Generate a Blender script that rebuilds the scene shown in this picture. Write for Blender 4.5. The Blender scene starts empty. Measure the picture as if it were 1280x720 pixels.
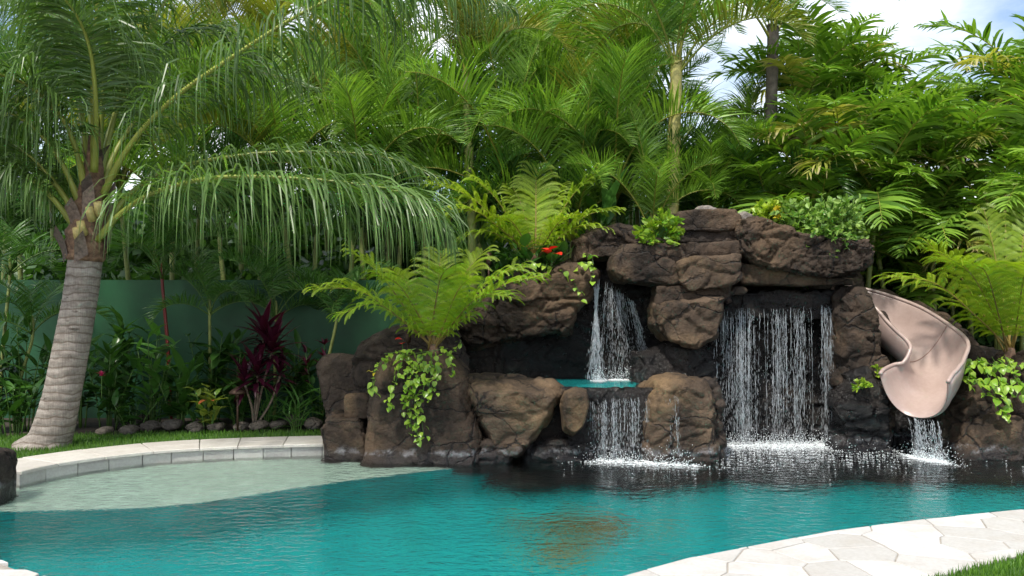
import bpy, bmesh, math, random
import numpy as np
from mathutils import Vector, Matrix

# ---------------------------------------------------------------- camera, sky, sun
SC = bpy.context.scene
COL = SC.collection
R = math.radians
F, HY, CZ = 1108.0, 372.0, 1.70          # focal length (px), horizon row, camera height above the water
cam_d = bpy.data.cameras.new('camera')
cam_d.sensor_width = 36.0
cam_d.lens = F / 1280.0 * 36.0
cam_d.shift_y = (HY - 360.0) / 1280.0
cam_d.clip_end = 2000
cam = bpy.data.objects.new('camera', cam_d)
COL.objects.link(cam)
cam.location = (0, 0, CZ)
cam.rotation_euler = (R(90), 0, 0)
SC.camera = cam

SUN_EL, SUN_AZ = R(60), R(210)           # azimuth clockwise from +Y: behind the camera, to its left
w = bpy.data.worlds.new('World'); SC.world = w
w.use_nodes = True
wn, wl = w.node_tree.nodes, w.node_tree.links
wn.clear()
w_out = wn.new('ShaderNodeOutputWorld'); w_bg = wn.new('ShaderNodeBackground')
w_sky = wn.new('ShaderNodeTexSky'); w_sky.sky_type = 'NISHITA'; w_sky.sun_disc = False
w_sky.sun_elevation = SUN_EL; w_sky.sun_rotation = SUN_AZ
w_tc = wn.new('ShaderNodeTexCoord'); w_map = wn.new('ShaderNodeMapping')
w_map.inputs['Scale'].default_value = (1.0, 1.0, 2.2)
w_n = wn.new('ShaderNodeTexNoise'); w_n.inputs['Scale'].default_value = 2.6
w_n.inputs['Detail'].default_value = 8; w_n.inputs['Roughness'].default_value = 0.55
w_r = wn.new('ShaderNodeValToRGB')
w_r.color_ramp.elements[0].position = 0.38; w_r.color_ramp.elements[1].position = 0.64
w_mix = wn.new('ShaderNodeMixRGB'); w_mix.inputs['Color2'].default_value = (8.6, 8.75, 9.0, 1)
wl.new(w_tc.outputs['Generated'], w_map.inputs['Vector']); wl.new(w_map.outputs['Vector'], w_n.inputs['Vector'])
wl.new(w_n.outputs['Fac'], w_r.inputs['Fac']); wl.new(w_r.outputs['Color'], w_mix.inputs['Fac'])
wl.new(w_sky.outputs['Color'], w_mix.inputs['Color1'])
wl.new(w_mix.outputs['Color'], w_bg.inputs['Color'])
w_bg.inputs['Strength'].default_value = 0.105
wl.new(w_bg.outputs['Background'], w_out.inputs['Surface'])

sun_d = bpy.data.lights.new('sun', 'SUN'); sun_d.energy = 2.6; sun_d.angle = R(4.0); sun_d.color = (1.0, 0.95, 0.86)
sun = bpy.data.objects.new('sun', sun_d); COL.objects.link(sun)
sdir = Vector((math.sin(SUN_AZ) * math.cos(SUN_EL), math.cos(SUN_AZ) * math.cos(SUN_EL), math.sin(SUN_EL)))
sun.rotation_euler = sdir.to_track_quat('Z', 'Y').to_euler()
sun.location = sdir * 30

SC.view_settings.view_transform = 'Standard'; SC.view_settings.look = 'None'
SC.view_settings.exposure = 0.95; SC.view_settings.gamma = 1.0
SC.cycles.use_denoising = True
SC.cycles.max_bounces = 10; SC.cycles.transparent_max_bounces = 12; SC.cycles.transmission_bounces = 8
SC.cycles.sample_clamp_indirect = 6.0

rnd = random.Random(7)
DZ = 0.13                                # deck and lawn level above the water

def P(px, py, Y):
    """photo pixel at a known distance Y -> world point"""
    return Vector(((px - 640) / F * Y, Y, CZ - (py - HY) / F * Y))
def G(px, py, z=0.0):
    """photo pixel on the horizontal plane z -> world point"""
    Y = (CZ - z) * F / (py - HY)
    return P(px, py, Y)
def GW(px, py, depth):
    """photo pixel seen through the water surface on a floor at -depth (refracted)"""
    s = G(px, py, 0.0)
    d = Vector((s.x, s.y, -CZ)).normalized()
    h = math.hypot(d.x, d.y); sr = h / 1.33; k = depth * sr / math.sqrt(1 - sr * sr)
    return Vector((s.x + d.x / h * k, s.y + d.y / h * k, -depth))

# ---------------------------------------------------------------- object helpers
def tag(o, label=None, cat=None, group=None, kind=None):
    if label: o['label'] = label
    if cat: o['category'] = cat
    if group: o['group'] = group
    if kind: o['kind'] = kind
    return o
def link(name, data, parent=None, loc=None):
    o = bpy.data.objects.new(name, data); COL.objects.link(o)
    if parent is not None: o.parent = parent
    if loc is not None: o.location = loc
    return o
def thing(name, label, cat, loc=(0, 0, 0), group=None):
    return tag(link(name, None, None, loc), label, cat, group)

class MB:
    """collects verts / faces / per-vertex attributes 'v' (random per piece) and 't' (along the piece)"""
    def __init__(s): s.V = []; s.Fc = []; s.M = []; s.v = []; s.t = []; s.n = 0
    def add(s, verts, faces, mat=0, v=0.0, t=0.0):
        verts = np.asarray(verts, float).reshape(-1, 3)
        k = len(verts); b = s.n
        s.V.append(verts)
        s.Fc.extend([tuple(i + b for i in f) for f in faces]); s.M.extend([mat] * len(faces))
        s.v.append(np.broadcast_to(np.asarray(v, float), (k,)).copy()); s.t.append(np.broadcast_to(np.asarray(t, float), (k,)).copy())
        s.n += k
    def tube(s, pts, rad, seg=6, mat=0, v=0.0, t=None, cap=True):
        pts = np.asarray(pts, float); n = len(pts); rad = np.broadcast_to(np.asarray(rad, float), (n,))
        tan = np.gradient(pts, axis=0); tan /= np.linalg.norm(tan, axis=1)[:, None] + 1e-9
        ref = np.array([0.0, 0.0, 1.0]) if abs(tan[:, 2]).mean() < 0.8 else np.array([1.0, 0.0, 0.0])
        a = np.cross(tan, ref); a /= np.linalg.norm(a, axis=1)[:, None] + 1e-9
        b = np.cross(tan, a)
        an = np.linspace(0, 2 * np.pi, seg, endpoint=False)
        ring = a[:, None, :] * np.cos(an)[None, :, None] + b[:, None, :] * np.sin(an)[None, :, None]
        V = (pts[:, None, :] + ring * rad[:, None, None]).reshape(-1, 3)
        fs = [(i * seg + j, i * seg + (j + 1) % seg, (i + 1) * seg + (j + 1) % seg, (i + 1) * seg + j) for i in range(n - 1) for j in range(seg)]
        if cap: fs += [tuple(range(seg))[::-1], tuple(range((n - 1) * seg, n * seg))]
        s.add(V, fs, mat, v, np.repeat(np.linspace(0, 1, n) if t is None else np.broadcast_to(t, (n,)), seg))
    def mesh(s, name, mats, smooth=False):
        me = bpy.data.meshes.new(name)
        V = np.concatenate(s.V)
        me.from_pydata(V.tolist(), [], s.Fc)
        for m in mats: me.materials.append(m)
        me.polygons.foreach_set('material_index', s.M)
        if smooth: me.polygons.foreach_set('use_smooth', [True] * len(s.M))
        for nm, arr in (('v', s.v), ('t', s.t)):
            a = me.attributes.new(nm, 'FLOAT', 'POINT'); a.data.foreach_set('value', np.concatenate(arr).astype(np.float32))
        me.update()
        return me

def spline(ctrl, n):
    """Catmull-Rom through control points (any dimension)"""
    c = np.asarray([tuple(p) for p in ctrl], float)
    c = np.vstack([2 * c[0] - c[1], c, 2 * c[-1] - c[-2]])
    out = []
    m = len(c) - 3
    for u in np.linspace(0, m - 1e-6, n):
        i = int(u); f = u - i
        p0, p1, p2, p3 = c[i:i + 4]
        out.append(0.5 * (2 * p1 + (p2 - p0) * f + (2 * p0 - 5 * p1 + 4 * p2 - p3) * f * f + (3 * p1 - p0 - 3 * p2 + p3) * f ** 3))
    return np.array(out)

# ---------------------------------------------------------------- vector noise
def _hash(i, j, k, s=0):
    h = (i.astype(np.int64) * 374761393 + j.astype(np.int64) * 668265263 + k.astype(np.int64) * 2147483647 + s * 1274126177) & 0xffffffff
    h = ((h ^ (h >> 13)) * 1274126177) & 0xffffffff
    h = h ^ (h >> 16)
    h = (h * 2246822519) & 0xffffffff
    h = h ^ (h >> 15)
    return (h & 0xffffff) / float(0xffffff)
def vnoise(p, s=0):
    i = np.floor(p).astype(np.int64); f = p - i; f = f * f * (3 - 2 * f)
    r = 0
    for a in (0, 1):
        for b in (0, 1):
            for c in (0, 1):
                wgt = (f[:, 0] if a else 1 - f[:, 0]) * (f[:, 1] if b else 1 - f[:, 1]) * (f[:, 2] if c else 1 - f[:, 2])
                r = r + wgt * _hash(i[:, 0] + a, i[:, 1] + b, i[:, 2] + c, s)
    return r * 2 - 1
def fbm(p, o=4, s=0):
    r = 0; a = 1.0; tot = 0
    for k in range(o):
        r = r + a * vnoise(p * (2 ** k) + 17.3 * k, s + k); tot += a; a *= 0.5
    return r / tot
def worley(p, s=0):
    """F1, F2 and the offset from and random tilt of the nearest cell"""
    i = np.floor(p).astype(np.int64); n = len(p)
    d1 = np.full(n, 9.0); d2 = np.full(n, 9.0); off = np.zeros((n, 3)); tl = np.zeros((n, 3))
    for a in (-1, 0, 1):
        for b in (-1, 0, 1):
            for c in (-1, 0, 1):
                x, y, z = i[:, 0] + a, i[:, 1] + b, i[:, 2] + c
                fp = np.stack([x + _hash(x, y, z, s + 1), y + _hash(x, y, z, s + 2), z + _hash(x, y, z, s + 3)], 1)
                o = p - fp; d = np.linalg.norm(o, axis=1)
                m = d < d1
                d2 = np.where(m, d1, np.minimum(d2, d)); d1 = np.where(m, d, d1)
                off[m] = o[m]
                t_ = np.stack([_hash(x, y, z, s + 4), _hash(x, y, z, s + 5), _hash(x, y, z, s + 6)], 1) - 0.5
                tl[m] = t_[m]
    return d1, d2, off, tl

# ---------------------------------------------------------------- materials
def new_mat(name):
    m = bpy.data.materials.new(name); m.use_nodes = True
    nt = m.node_tree; b = nt.nodes['Principled BSDF']
    return m, nt.nodes, nt.links, b
def tex(n, l, kind, scale, detail=4, coord='Object', rough=0.55, stretch=None, **kw):
    tc = n.new('ShaderNodeTexCoord') if coord != 'Position' else n.new('ShaderNodeNewGeometry')
    t = n.new('ShaderNodeTex' + kind); t.inputs['Scale'].default_value = scale
    if kind == 'Noise': t.inputs['Detail'].default_value = detail; t.inputs['Roughness'].default_value = rough
    for k, v in kw.items(): setattr(t, k, v)
    src = tc.outputs['Position' if coord == 'Position' else coord]
    if stretch:
        mp = n.new('ShaderNodeMapping'); mp.inputs['Scale'].default_value = stretch
        l.new(src, mp.inputs['Vector']); src = mp.outputs['Vector']
    l.new(src, t.inputs['Vector'])
    return t
def ramp(n, l, src, stops):
    r = n.new('ShaderNodeValToRGB'); e = r.color_ramp.elements
    while len(e) < len(stops): e.new(0.5)
    for k, (p, c) in enumerate(stops):
        e[k].position = p; e[k].color = (*c, 1) if len(c) == 3 else c
    l.new(src, r.inputs['Fac']); return r
def mixc(n, l, fac, a, b, mode='MIX'):
    m = n.new('ShaderNodeMixRGB'); m.blend_type = mode
    for s, v in (('Fac', fac), ('Color1', a), ('Color2', b)):
        if isinstance(v, (int, float)): m.inputs[s].default_value = v
        elif isinstance(v, tuple): m.inputs[s].default_value = (*v, 1)
        else: l.new(v, m.inputs[s])
    return m.outputs['Color']
def math_(n, l, op, a, b=0.0):
    m = n.new('ShaderNodeMath'); m.operation = op
    for k, v in enumerate((a, b)):
        if isinstance(v, (int, float)): m.inputs[k].default_value = v
        else: l.new(v, m.inputs[k])
    return m.outputs[0]
def bump(n, l, h, strength, dist, bsdf, prev=None):
    b = n.new('ShaderNodeBump'); b.inputs['Strength'].default_value = strength; b.inputs['Distance'].default_value = dist
    l.new(h, b.inputs['Height'])
    if prev is not None: l.new(prev.outputs['Normal'], b.inputs['Normal'])
    if bsdf is not None: l.new(b.outputs['Normal'], bsdf.inputs['Normal'])
    return b
def attr(n, name):
    a = n.new('ShaderNodeAttribute'); a.attribute_name = name; return a.outputs['Fac']

def leaf_mat(name, dark, light, tip=None, tip_at=0.9, rough=0.42, trans=0.32, vary=0.35, patch=None):
    """leaf colour varies per leaflet ('v'), per object and along the leaflet ('t')"""
    m, n, l, b = new_mat(name)
    oi = n.new('ShaderNodeObjectInfo')
    f = math_(n, l, 'ADD', math_(n, l, 'MULTIPLY', attr(n, 'v'), 1 - vary), math_(n, l, 'MULTIPLY', oi.outputs['Random'], vary))
    c = ramp(n, l, f, [(0.08, dark), (0.92, light)]).outputs['Color']
    nz = tex(n, l, 'Noise', 2.3, 3, 'Position')
    c = mixc(n, l, 0.55, c, ramp(n, l, nz.outputs['Fac'], [(0.3, (0.45, 0.45, 0.45)), (0.7, (1.25, 1.25, 1.2))]).outputs['Color'], 'MULTIPLY')
    if patch:
        pz = tex(n, l, 'Noise', 1.1, 2, 'Position')
        c = mixc(n, l, ramp(n, l, pz.outputs['Fac'], [(0.56, (0, 0, 0)), (0.72, (0.8, 0.8, 0.8))]).outputs['Color'], c, patch)
    if tip:
        tt = math_(n, l, 'ADD', attr(n, 't'), math_(n, l, 'MULTIPLY', attr(n, 'v'), 0.25))
        c = mixc(n, l, ramp(n, l, tt, [(tip_at, (0, 0, 0)), (tip_at + 0.14, (0.9, 0.9, 0.9))]).outputs['Color'], c, tip)
    l.new(c, b.inputs['Base Color']); b.inputs['Roughness'].default_value = rough
    b.inputs['Specular IOR Level'].default_value = 0.45
    tr = n.new('ShaderNodeBsdfTranslucent'); l.new(mixc(n, l, 1.0, c, (1.5, 1.6, 0.7), 'MULTIPLY'), tr.inputs['Color'])
    mx = n.new('ShaderNodeMixShader'); mx.inputs['Fac'].default_value = trans
    l.new(b.outputs[0], mx.inputs[1]); l.new(tr.outputs[0], mx.inputs[2])
    l.new(mx.outputs[0], n['Material Output'].inputs['Surface'])
    return m

MT = {}
MT['coco'] = leaf_mat('coconut_leaflet', (0.05, 0.11, 0.022), (0.14, 0.24, 0.06), (0.40, 0.34, 0.20), 1.02, 0.36)
MT['coco_rib'] = leaf_mat('coconut_rib', (0.22, 0.27, 0.045), (0.34, 0.36, 0.07), rough=0.4, trans=0.05)
MT['areca'] = leaf_mat('areca_leaflet', (0.08, 0.18, 0.022), (0.26, 0.43, 0.065), (0.38, 0.32, 0.08), 1.08, 0.4)
MT['areca_gold'] = leaf_mat('golden_leaflet', (0.12, 0.19, 0.025), (0.32, 0.31, 0.05), (0.40, 0.27, 0.07), 1.0, 0.42)
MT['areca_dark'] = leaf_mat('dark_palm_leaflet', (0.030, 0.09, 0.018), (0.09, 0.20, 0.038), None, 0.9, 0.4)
MT['areca_rib'] = leaf_mat('areca_rib', (0.16, 0.22, 0.035), (0.36, 0.34, 0.06), rough=0.42, trans=0.05)
MT['broad'] = leaf_mat('broad_palm_leaflet', (0.08, 0.18, 0.018), (0.25, 0.42, 0.05), (0.46, 0.42, 0.12), 1.06, 0.36)
MT['broad_pale'] = leaf_mat('sun_bleached_leaflet', (0.22, 0.28, 0.04), (0.50, 0.46, 0.12), (0.50, 0.42, 0.22), 0.8, 0.4)
MT['fern'] = leaf_mat('fern_leaflet', (0.15, 0.28, 0.016), (0.36, 0.47, 0.03), (0.42, 0.42, 0.06), 1.12, 0.5, 0.38)
MT['fern_rib'] = leaf_mat('fern_stalk', (0.16, 0.11, 0.03), (0.28, 0.20, 0.05), trans=0.02)
MT['pothos'] = leaf_mat('vine_leaf', (0.10, 0.24, 0.02), (0.36, 0.50, 0.06), None, 0.9, 0.32, 0.3, 0.55)
MT['shrub'] = leaf_mat('shrub_leaf', (0.10, 0.24, 0.025), (0.34, 0.48, 0.12), None, 0.9, 0.42, 0.3)
MT['shrub_lime'] = leaf_mat('lime_shrub_leaf', (0.16, 0.32, 0.02), (0.42, 0.52, 0.05), None, 0.9, 0.42, 0.3)
MT['yellow_leaf'] = leaf_mat('yellow_leaf', (0.5, 0.42, 0.02), (0.7, 0.56, 0.04), None, 0.9, 0.42, 0.3)
MT['ginger'] = leaf_mat('ginger_leaf', (0.022, 0.075, 0.014), (0.07, 0.17, 0.03), None, 0.9, 0.3, 0.25, 0.5)
MT['ginger_light'] = leaf_mat('young_ginger_leaf', (0.05, 0.15, 0.025), (0.11, 0.26, 0.05), None, 0.9, 0.3, 0.3, 0.5)
MT['ti'] = leaf_mat('purple_ti_leaf', (0.022, 0.003, 0.011), (0.09, 0.010, 0.032), None, 0.9, 0.3, 0.2, 0.4)
MT['croton'] = leaf_mat('croton_leaf', (0.10, 0.20, 0.025), (0.30, 0.34, 0.06), None, 0.9, 0.35, 0.25, 0.7)
MT['orange_leaf'] = leaf_mat('orange_leaf', (0.45, 0.10, 0.03), (0.55, 0.17, 0.06), None, 0.9, 0.35, 0.2)
MT['red_stem'] = leaf_mat('red_stem', (0.16, 0.012, 0.01), (0.28, 0.02, 0.015), trans=0.02, rough=0.35)
MT['red_flower'] = leaf_mat('red_flower', (0.55, 0.012, 0.012), (0.75, 0.03, 0.025), trans=0.1, rough=0.25)
MT['pink_flower'] = leaf_mat('pink_flower', (0.45, 0.02, 0.10), (0.62, 0.05, 0.18), trans=0.2)
MT['stem'] = leaf_mat('green_stem', (0.06, 0.13, 0.02), (0.12, 0.2, 0.04), trans=0.05)
MT['grass'] = leaf_mat('grass_blade', (0.045, 0.13, 0.012), (0.13, 0.26, 0.03), None, 0.9, 0.5, 0.3, 0.0)

def rock_mat(name, cols, wet=0.0, crack=1.0, tan=0.25, rough_scale=1.0):
    m, n, l, b = new_mat(name)
    a = tex(n, l, 'Noise', 2.2, 6, 'Position'); c = ramp(n, l, a.outputs['Fac'], [(0.30, cols[0]), (0.52, cols[1]), (0.74, cols[2])]).outputs['Color']
    # large warm or grey washes
    w1 = tex(n, l, 'Noise', 0.9, 3, 'Position')
    c = mixc(n, l, ramp(n, l, w1.outputs['Fac'], [(0.5, (0, 0, 0)), (0.68, (tan,) * 3)]).outputs['Color'], c, cols[3])
    # fine speckle
    s = tex(n, l, 'Noise', 38, 5, 'Position')
    c = mixc(n, l, 0.5, c, ramp(n, l, s.outputs['Fac'], [(0.3, (0.55, 0.55, 0.55)), (0.7, (1.35, 1.33, 1.3))]).outputs['Color'], 'MULTIPLY')
    bl = tex(n, l, 'Noise', 1.7, 7, 'Position', 0.68, (1.2, 1.2, 0.7))
    c = mixc(n, l, ramp(n, l, bl.outputs['Fac'], [(0.50, (0, 0, 0)), (0.62, (0.75, 0.75, 0.75))]).outputs['Color'], c, tuple(x * 0.55 for x in cols[0]))
    # dark hairline cracks
    ws = tex(n, l, 'Noise', 3.0, 4, 'Position')
    geo = n.new('ShaderNodeNewGeometry')
    vm = n.new('ShaderNodeVectorMath'); vm.operation = 'MULTIPLY_ADD'; vm.inputs[1].default_value = (0.28, 0.28, 0.28)
    l.new(ws.outputs['Color'], vm.inputs[0]); l.new(geo.outputs['Position'], vm.inputs[2])
    mp = n.new('ShaderNodeMapping'); mp.inputs['Scale'].default_value = (1, 1, 1.5); l.new(vm.outputs[0], mp.inputs['Vector'])
    vo = n.new('ShaderNodeTexVoronoi'); vo.feature = 'DISTANCE_TO_EDGE'; vo.inputs['Scale'].default_value = 2.1
    l.new(mp.outputs[0], vo.inputs['Vector'])
    ck = ramp(n, l, vo.outputs['Distance'], [(0.0, (1, 1, 1)), (0.02, (0.5, 0.5, 0.5)), (0.034, (0, 0, 0))]).outputs['Color']
    patchy = ramp(n, l, w1.outputs['Fac'], [(0.46, (1, 1, 1)), (0.58, (0.0, 0.0, 0.0))]).outputs['Color']
    ckm = mixc(n, l, 1.0, ck, patchy, 'MULTIPLY')
    c = mixc(n, l, math_(n, l, 'MULTIPLY', ckm, crack), c, (0.012, 0.009, 0.008))
    # mineral line and permanent damp at the waterline
    sep = n.new('ShaderNodeSeparateXYZ'); l.new(geo.outputs['Position'], sep.inputs[0])
    wob = tex(n, l, 'Noise', 4, 5, 'Position')
    zz = math_(n, l, 'ADD', sep.outputs['Z'], math_(n, l, 'MULTIPLY', math_(n, l, 'SUBTRACT', wob.outputs['Fac'], 0.5), 0.22))
    damp = ramp(n, l, zz, [(0.05, (1, 1, 1)), (0.16, (0, 0, 0))]).outputs['Color']
    c = mixc(n, l, math_(n, l, 'MULTIPLY', damp, 0.65), c, (0.018, 0.017, 0.02))
    sal = ramp(n, l, zz, [(0.07, (0, 0, 0)), (0.105, (0.55, 0.55, 0.55)), (0.15, (0, 0, 0))]).outputs['Color']
    br = tex(n, l, 'Noise', 9, 4, 'Position', 0.7)
    sal = mixc(n, l, 1.0, sal, ramp(n, l, br.outputs['Fac'], [(0.45, (0, 0, 0)), (0.62, (1, 1, 1))]).outputs['Color'], 'MULTIPLY')
    c = mixc(n, l, sal, c, (0.36, 0.36, 0.38))
    l.new(c, b.inputs['Base Color'])
    rr = ramp(n, l, br.outputs['Fac'], [(0.35, (0.10 if wet else 0.62,) * 3), (0.65, (0.28 if wet else 0.85,) * 3)]).outputs['Color']
    rr = mixc(n, l, math_(n, l, 'MULTIPLY', damp, 0.8), rr, (0.2, 0.2, 0.2))
    l.new(rr, b.inputs['Roughness']); b.inputs['Specular IOR Level'].default_value = 0.5 if wet else 0.35
    f1 = tex(n, l, 'Noise', 6, 9, 'Position', 0.7); f2 = tex(n, l, 'Noise', 45, 6, 'Position', 0.6)
    b1 = bump(n, l, f1.outputs['Fac'], 0.9 * rough_scale, 0.09, None)
    b2 = bump(n, l, f2.outputs['Fac'], 0.5 * rough_scale, 0.012, None, b1)
    bump(n, l, math_(n, l, 'MULTIPLY', ckm, -1.0), 0.8, 0.02, b, b2)
    return m
MT['rock'] = rock_mat('brown_rock', [(0.022, 0.015, 0.010), (0.056, 0.037, 0.024), (0.108, 0.071, 0.045), (0.18, 0.113, 0.060)], tan=0.5)
MT['rock_warm'] = rock_mat('warm_rock', [(0.030, 0.020, 0.013), (0.080, 0.053, 0.033), (0.155, 0.105, 0.067), (0.25, 0.16, 0.078)], tan=0.7)
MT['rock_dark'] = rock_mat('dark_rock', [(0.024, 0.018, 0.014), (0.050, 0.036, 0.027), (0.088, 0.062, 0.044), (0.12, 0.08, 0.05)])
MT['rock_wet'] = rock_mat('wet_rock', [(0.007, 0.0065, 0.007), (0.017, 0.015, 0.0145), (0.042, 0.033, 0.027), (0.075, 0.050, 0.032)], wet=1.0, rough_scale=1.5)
MT['rock_grey'] = rock_mat('pale_cobble', [(0.20, 0.17, 0.15), (0.30, 0.26, 0.23), (0.40, 0.36, 0.32), (0.42, 0.36, 0.30)], crack=0.1)
MT['rock_bed'] = rock_mat('bed_stone', [(0.09, 0.075, 0.06), (0.15, 0.125, 0.10), (0.22, 0.19, 0.16), (0.24, 0.19, 0.14)], crack=0.2)

def stone_mat(name, a, b_, vein, rough=0.6):
    m, n, l, b = new_mat(name)
    oi = n.new('ShaderNodeObjectInfo')
    c = ramp(n, l, oi.outputs['Random'], [(0, a), (1, b_)]).outputs['Color']
    t1 = tex(n, l, 'Noise', 5, 6, 'Position', 0.6); t2 = tex(n, l, 'Noise', 42, 4, 'Position', 0.6)
    c = mixc(n, l, ramp(n, l, t1.outputs['Fac'], [(0.45, (0, 0, 0)), (0.75, (0.55, 0.55, 0.55))]).outputs['Color'], c, vein)
    c = mixc(n, l, 0.22, c, ramp(n, l, t2.outputs['Fac'], [(0.35, (0.6, 0.58, 0.55)), (0.6, (1.1, 1.1, 1.1))]).outputs['Color'], 'MULTIPLY')
    l.new(c, b.inputs['Base Color']); b.inputs['Roughness'].default_value = rough
    b1 = bump(n, l, t1.outputs['Fac'], 0.25, 0.02, None); bump(n, l, t2.outputs['Fac'], 0.3, 0.004, b, b1)
    return m
MT['flag'] = stone_mat('white_travertine', (0.42, 0.405, 0.38), (0.55, 0.535, 0.51), (0.37, 0.33, 0.28))
MT['cap'] = stone_mat('coping_stone', (0.46, 0.43, 0.39), (0.55, 0.52, 0.47), (0.38, 0.34, 0.29))
MT['tile'] = stone_mat('coping_face_tile', (0.33, 0.32, 0.30), (0.44, 0.43, 0.40), (0.26, 0.24, 0.22))

def plain(name, col, rough=0.7, nscale=20, var=0.3, bstr=0.2, bd=0.01, metal=0.0):
    m, n, l, b = new_mat(name)
    t1 = tex(n, l, 'Noise', nscale, 6, 'Position', 0.6)
    c = mixc(n, l, 1.0, col, ramp(n, l, t1.outputs['Fac'], [(0.3, (1 - var,) * 3), (0.7, (1 + var,) * 3)]).outputs['Color'], 'MULTIPLY')
    l.new(c, b.inputs['Base Color']); b.inputs['Roughness'].default_value = rough; b.inputs['Metallic'].default_value = metal
    bump(n, l, t1.outputs['Fac'], bstr, bd, b)
    return m
MT['grout'] = plain('grout', (0.30, 0.27, 0.23), 0.9)
MT['soil'] = plain('soil', (0.035, 0.026, 0.018), 0.95, 14, 0.5, 0.6, 0.04)
MT['turf'] = plain('turf', (0.05, 0.11, 0.02), 0.95, 30, 0.5, 0.6, 0.03)
MT['ledge'] = plain('pale_ledge_plaster', (0.52, 0.66, 0.55), 0.8, 9, 0.22, 0.1, 0.01)
MT['plaster'] = plain('teal_pool_plaster', (0.003, 0.41, 0.41), 0.8, 3.2, 0.28, 0.1, 0.01)
MT['bronze'] = plain('bronze', (0.06, 0.035, 0.022), 0.5, 30, 0.3, 0.1, 0.002, 0.6)
MT['wall'] = plain('green_paint', (0.008, 0.066, 0.023), 0.55, 3.0, 0.25, 0.15, 0.01)
MT['bark'] = plain('brown_fibre', (0.17, 0.10, 0.06), 0.9, 22, 0.6, 0.8, 0.02)
MT['cane'] = plain('green_cane', (0.20, 0.23, 0.06), 0.5, 8, 0.45, 0.2, 0.01)
MT['cane_yellow'] = plain('yellow_cane', (0.36, 0.32, 0.10), 0.5, 8, 0.45, 0.2, 0.01)
MT['cane_dark'] = plain('grey_trunk', (0.14, 0.115, 0.095), 0.85, 12, 0.5, 0.5, 0.02)
MT['wood'] = plain('twig', (0.16, 0.12, 0.085), 0.8, 30, 0.4, 0.4, 0.01)
# ---------------------------------------------------------------- pool, ground, decks
EDGE_R = [G(775, 720, DZ), G(860, 697, DZ), G(950, 680, DZ), G(1040, 663, DZ), G(1140, 650, DZ), G(1280, 636, DZ)]   # deck edge right
EDGE_R = [(p.x, p.y) for p in EDGE_R] + [(5.2, 6.88), (6.6, 7.05)]
EDGE_L = [(p.x, p.y) for p in [G(24, 607), G(60, 598), G(100, 591), G(150, 584), G(210, 577.5), G(300, 572.5), G(400, 569.5), G(432, 568.5)]]
EDGE_N = [(-4.9, 7.3), (-4.35, 6.35), (-3.6, 5.65)] + [(G(0, 700, DZ).x, G(0, 700, DZ).y), (G(60, 720, DZ).x, G(60, 720, DZ).y), (-2.0, 4.72), (-1.0, 4.45), (-0.2, 4.5)]
BACK = [(-1.7, 9.95), (0.0, 10.4), (1.2, 11.0), (2.4, 11.25), (3.8, 11.1), (4.5, 10.4), (6.2, 10.2), (7.6, 9.4), (7.7, 8.0)]
_e = np.array(EDGE_L); _t = np.gradient(_e, axis=0); _t /= np.linalg.norm(_t, axis=1)[:, None]
OUT = [tuple(q) for q in _e + np.stack([-_t[:, 1], _t[:, 0]], 1) * .07] + BACK + EDGE_R[::-1] + EDGE_N[::-1]
pool_out = spline([(x, y) for x, y in OUT + OUT[:1]], 240)[:-1]

def sheet(name, rings, mats, matf=None, close=True):
    n = len(rings[0]); V = [v for r in rings for v in r]
    Fs = [(k * n + i, k * n + (i + 1) % n, (k + 1) * n + (i + 1) % n, (k + 1) * n + i) for k in range(len(rings) - 1) for i in range(n)]
    me = bpy.data.meshes.new(name); me.from_pydata(V, [], Fs)
    for m in mats: me.materials.append(m)
    return me
ctr = np.array([0.8, 7.6])
rings = []
for s, far in ((1.0, 0), (1.0, .6), (1.0, 2), (1.0, 6), (1.0, 20), (1.0, 90), (1.0, 400)):
    dirs = pool_out - ctr; L = np.linalg.norm(dirs, axis=1)[:, None]
    q = ctr + dirs / L * (L + far)
    rings.append([(x, y, 0.09 + (0.0 if far < 3 else 0.0)) for x, y in q])
me = sheet('ground', [r[::1] for r in rings], [MT['soil']])
bm = bmesh.new(); bm.from_mesh(me); bmesh.ops.recalc_face_normals(bm, faces=bm.faces); bm.to_mesh(me); bm.free()
tag(link('ground', me), kind='structure')

FLOOR = -1.35
me = sheet('pool_basin', [[(x, y, 0.09) for x, y in pool_out], [(x, y, FLOOR + .25) for x, y in pool_out],
                          [tuple(ctr + (np.array((x, y)) - ctr) * 0.97) + (FLOOR,) for x, y in pool_out]], [MT['plaster']])
bm = bmesh.new(); bm.from_mesh(me)
bm.verts.ensure_lookup_table()
f = bm.faces.new([bm.verts[i] for i in range(2 * len(pool_out), 3 * len(pool_out))]); bmesh.ops.triangulate(bm, faces=[f])
bmesh.ops.recalc_face_normals(bm, faces=bm.faces); bmesh.ops.reverse_faces(bm, faces=bm.faces)
bm.to_mesh(me); bm.free()
basin = tag(link('pool_basin', me), kind='structure')

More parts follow.
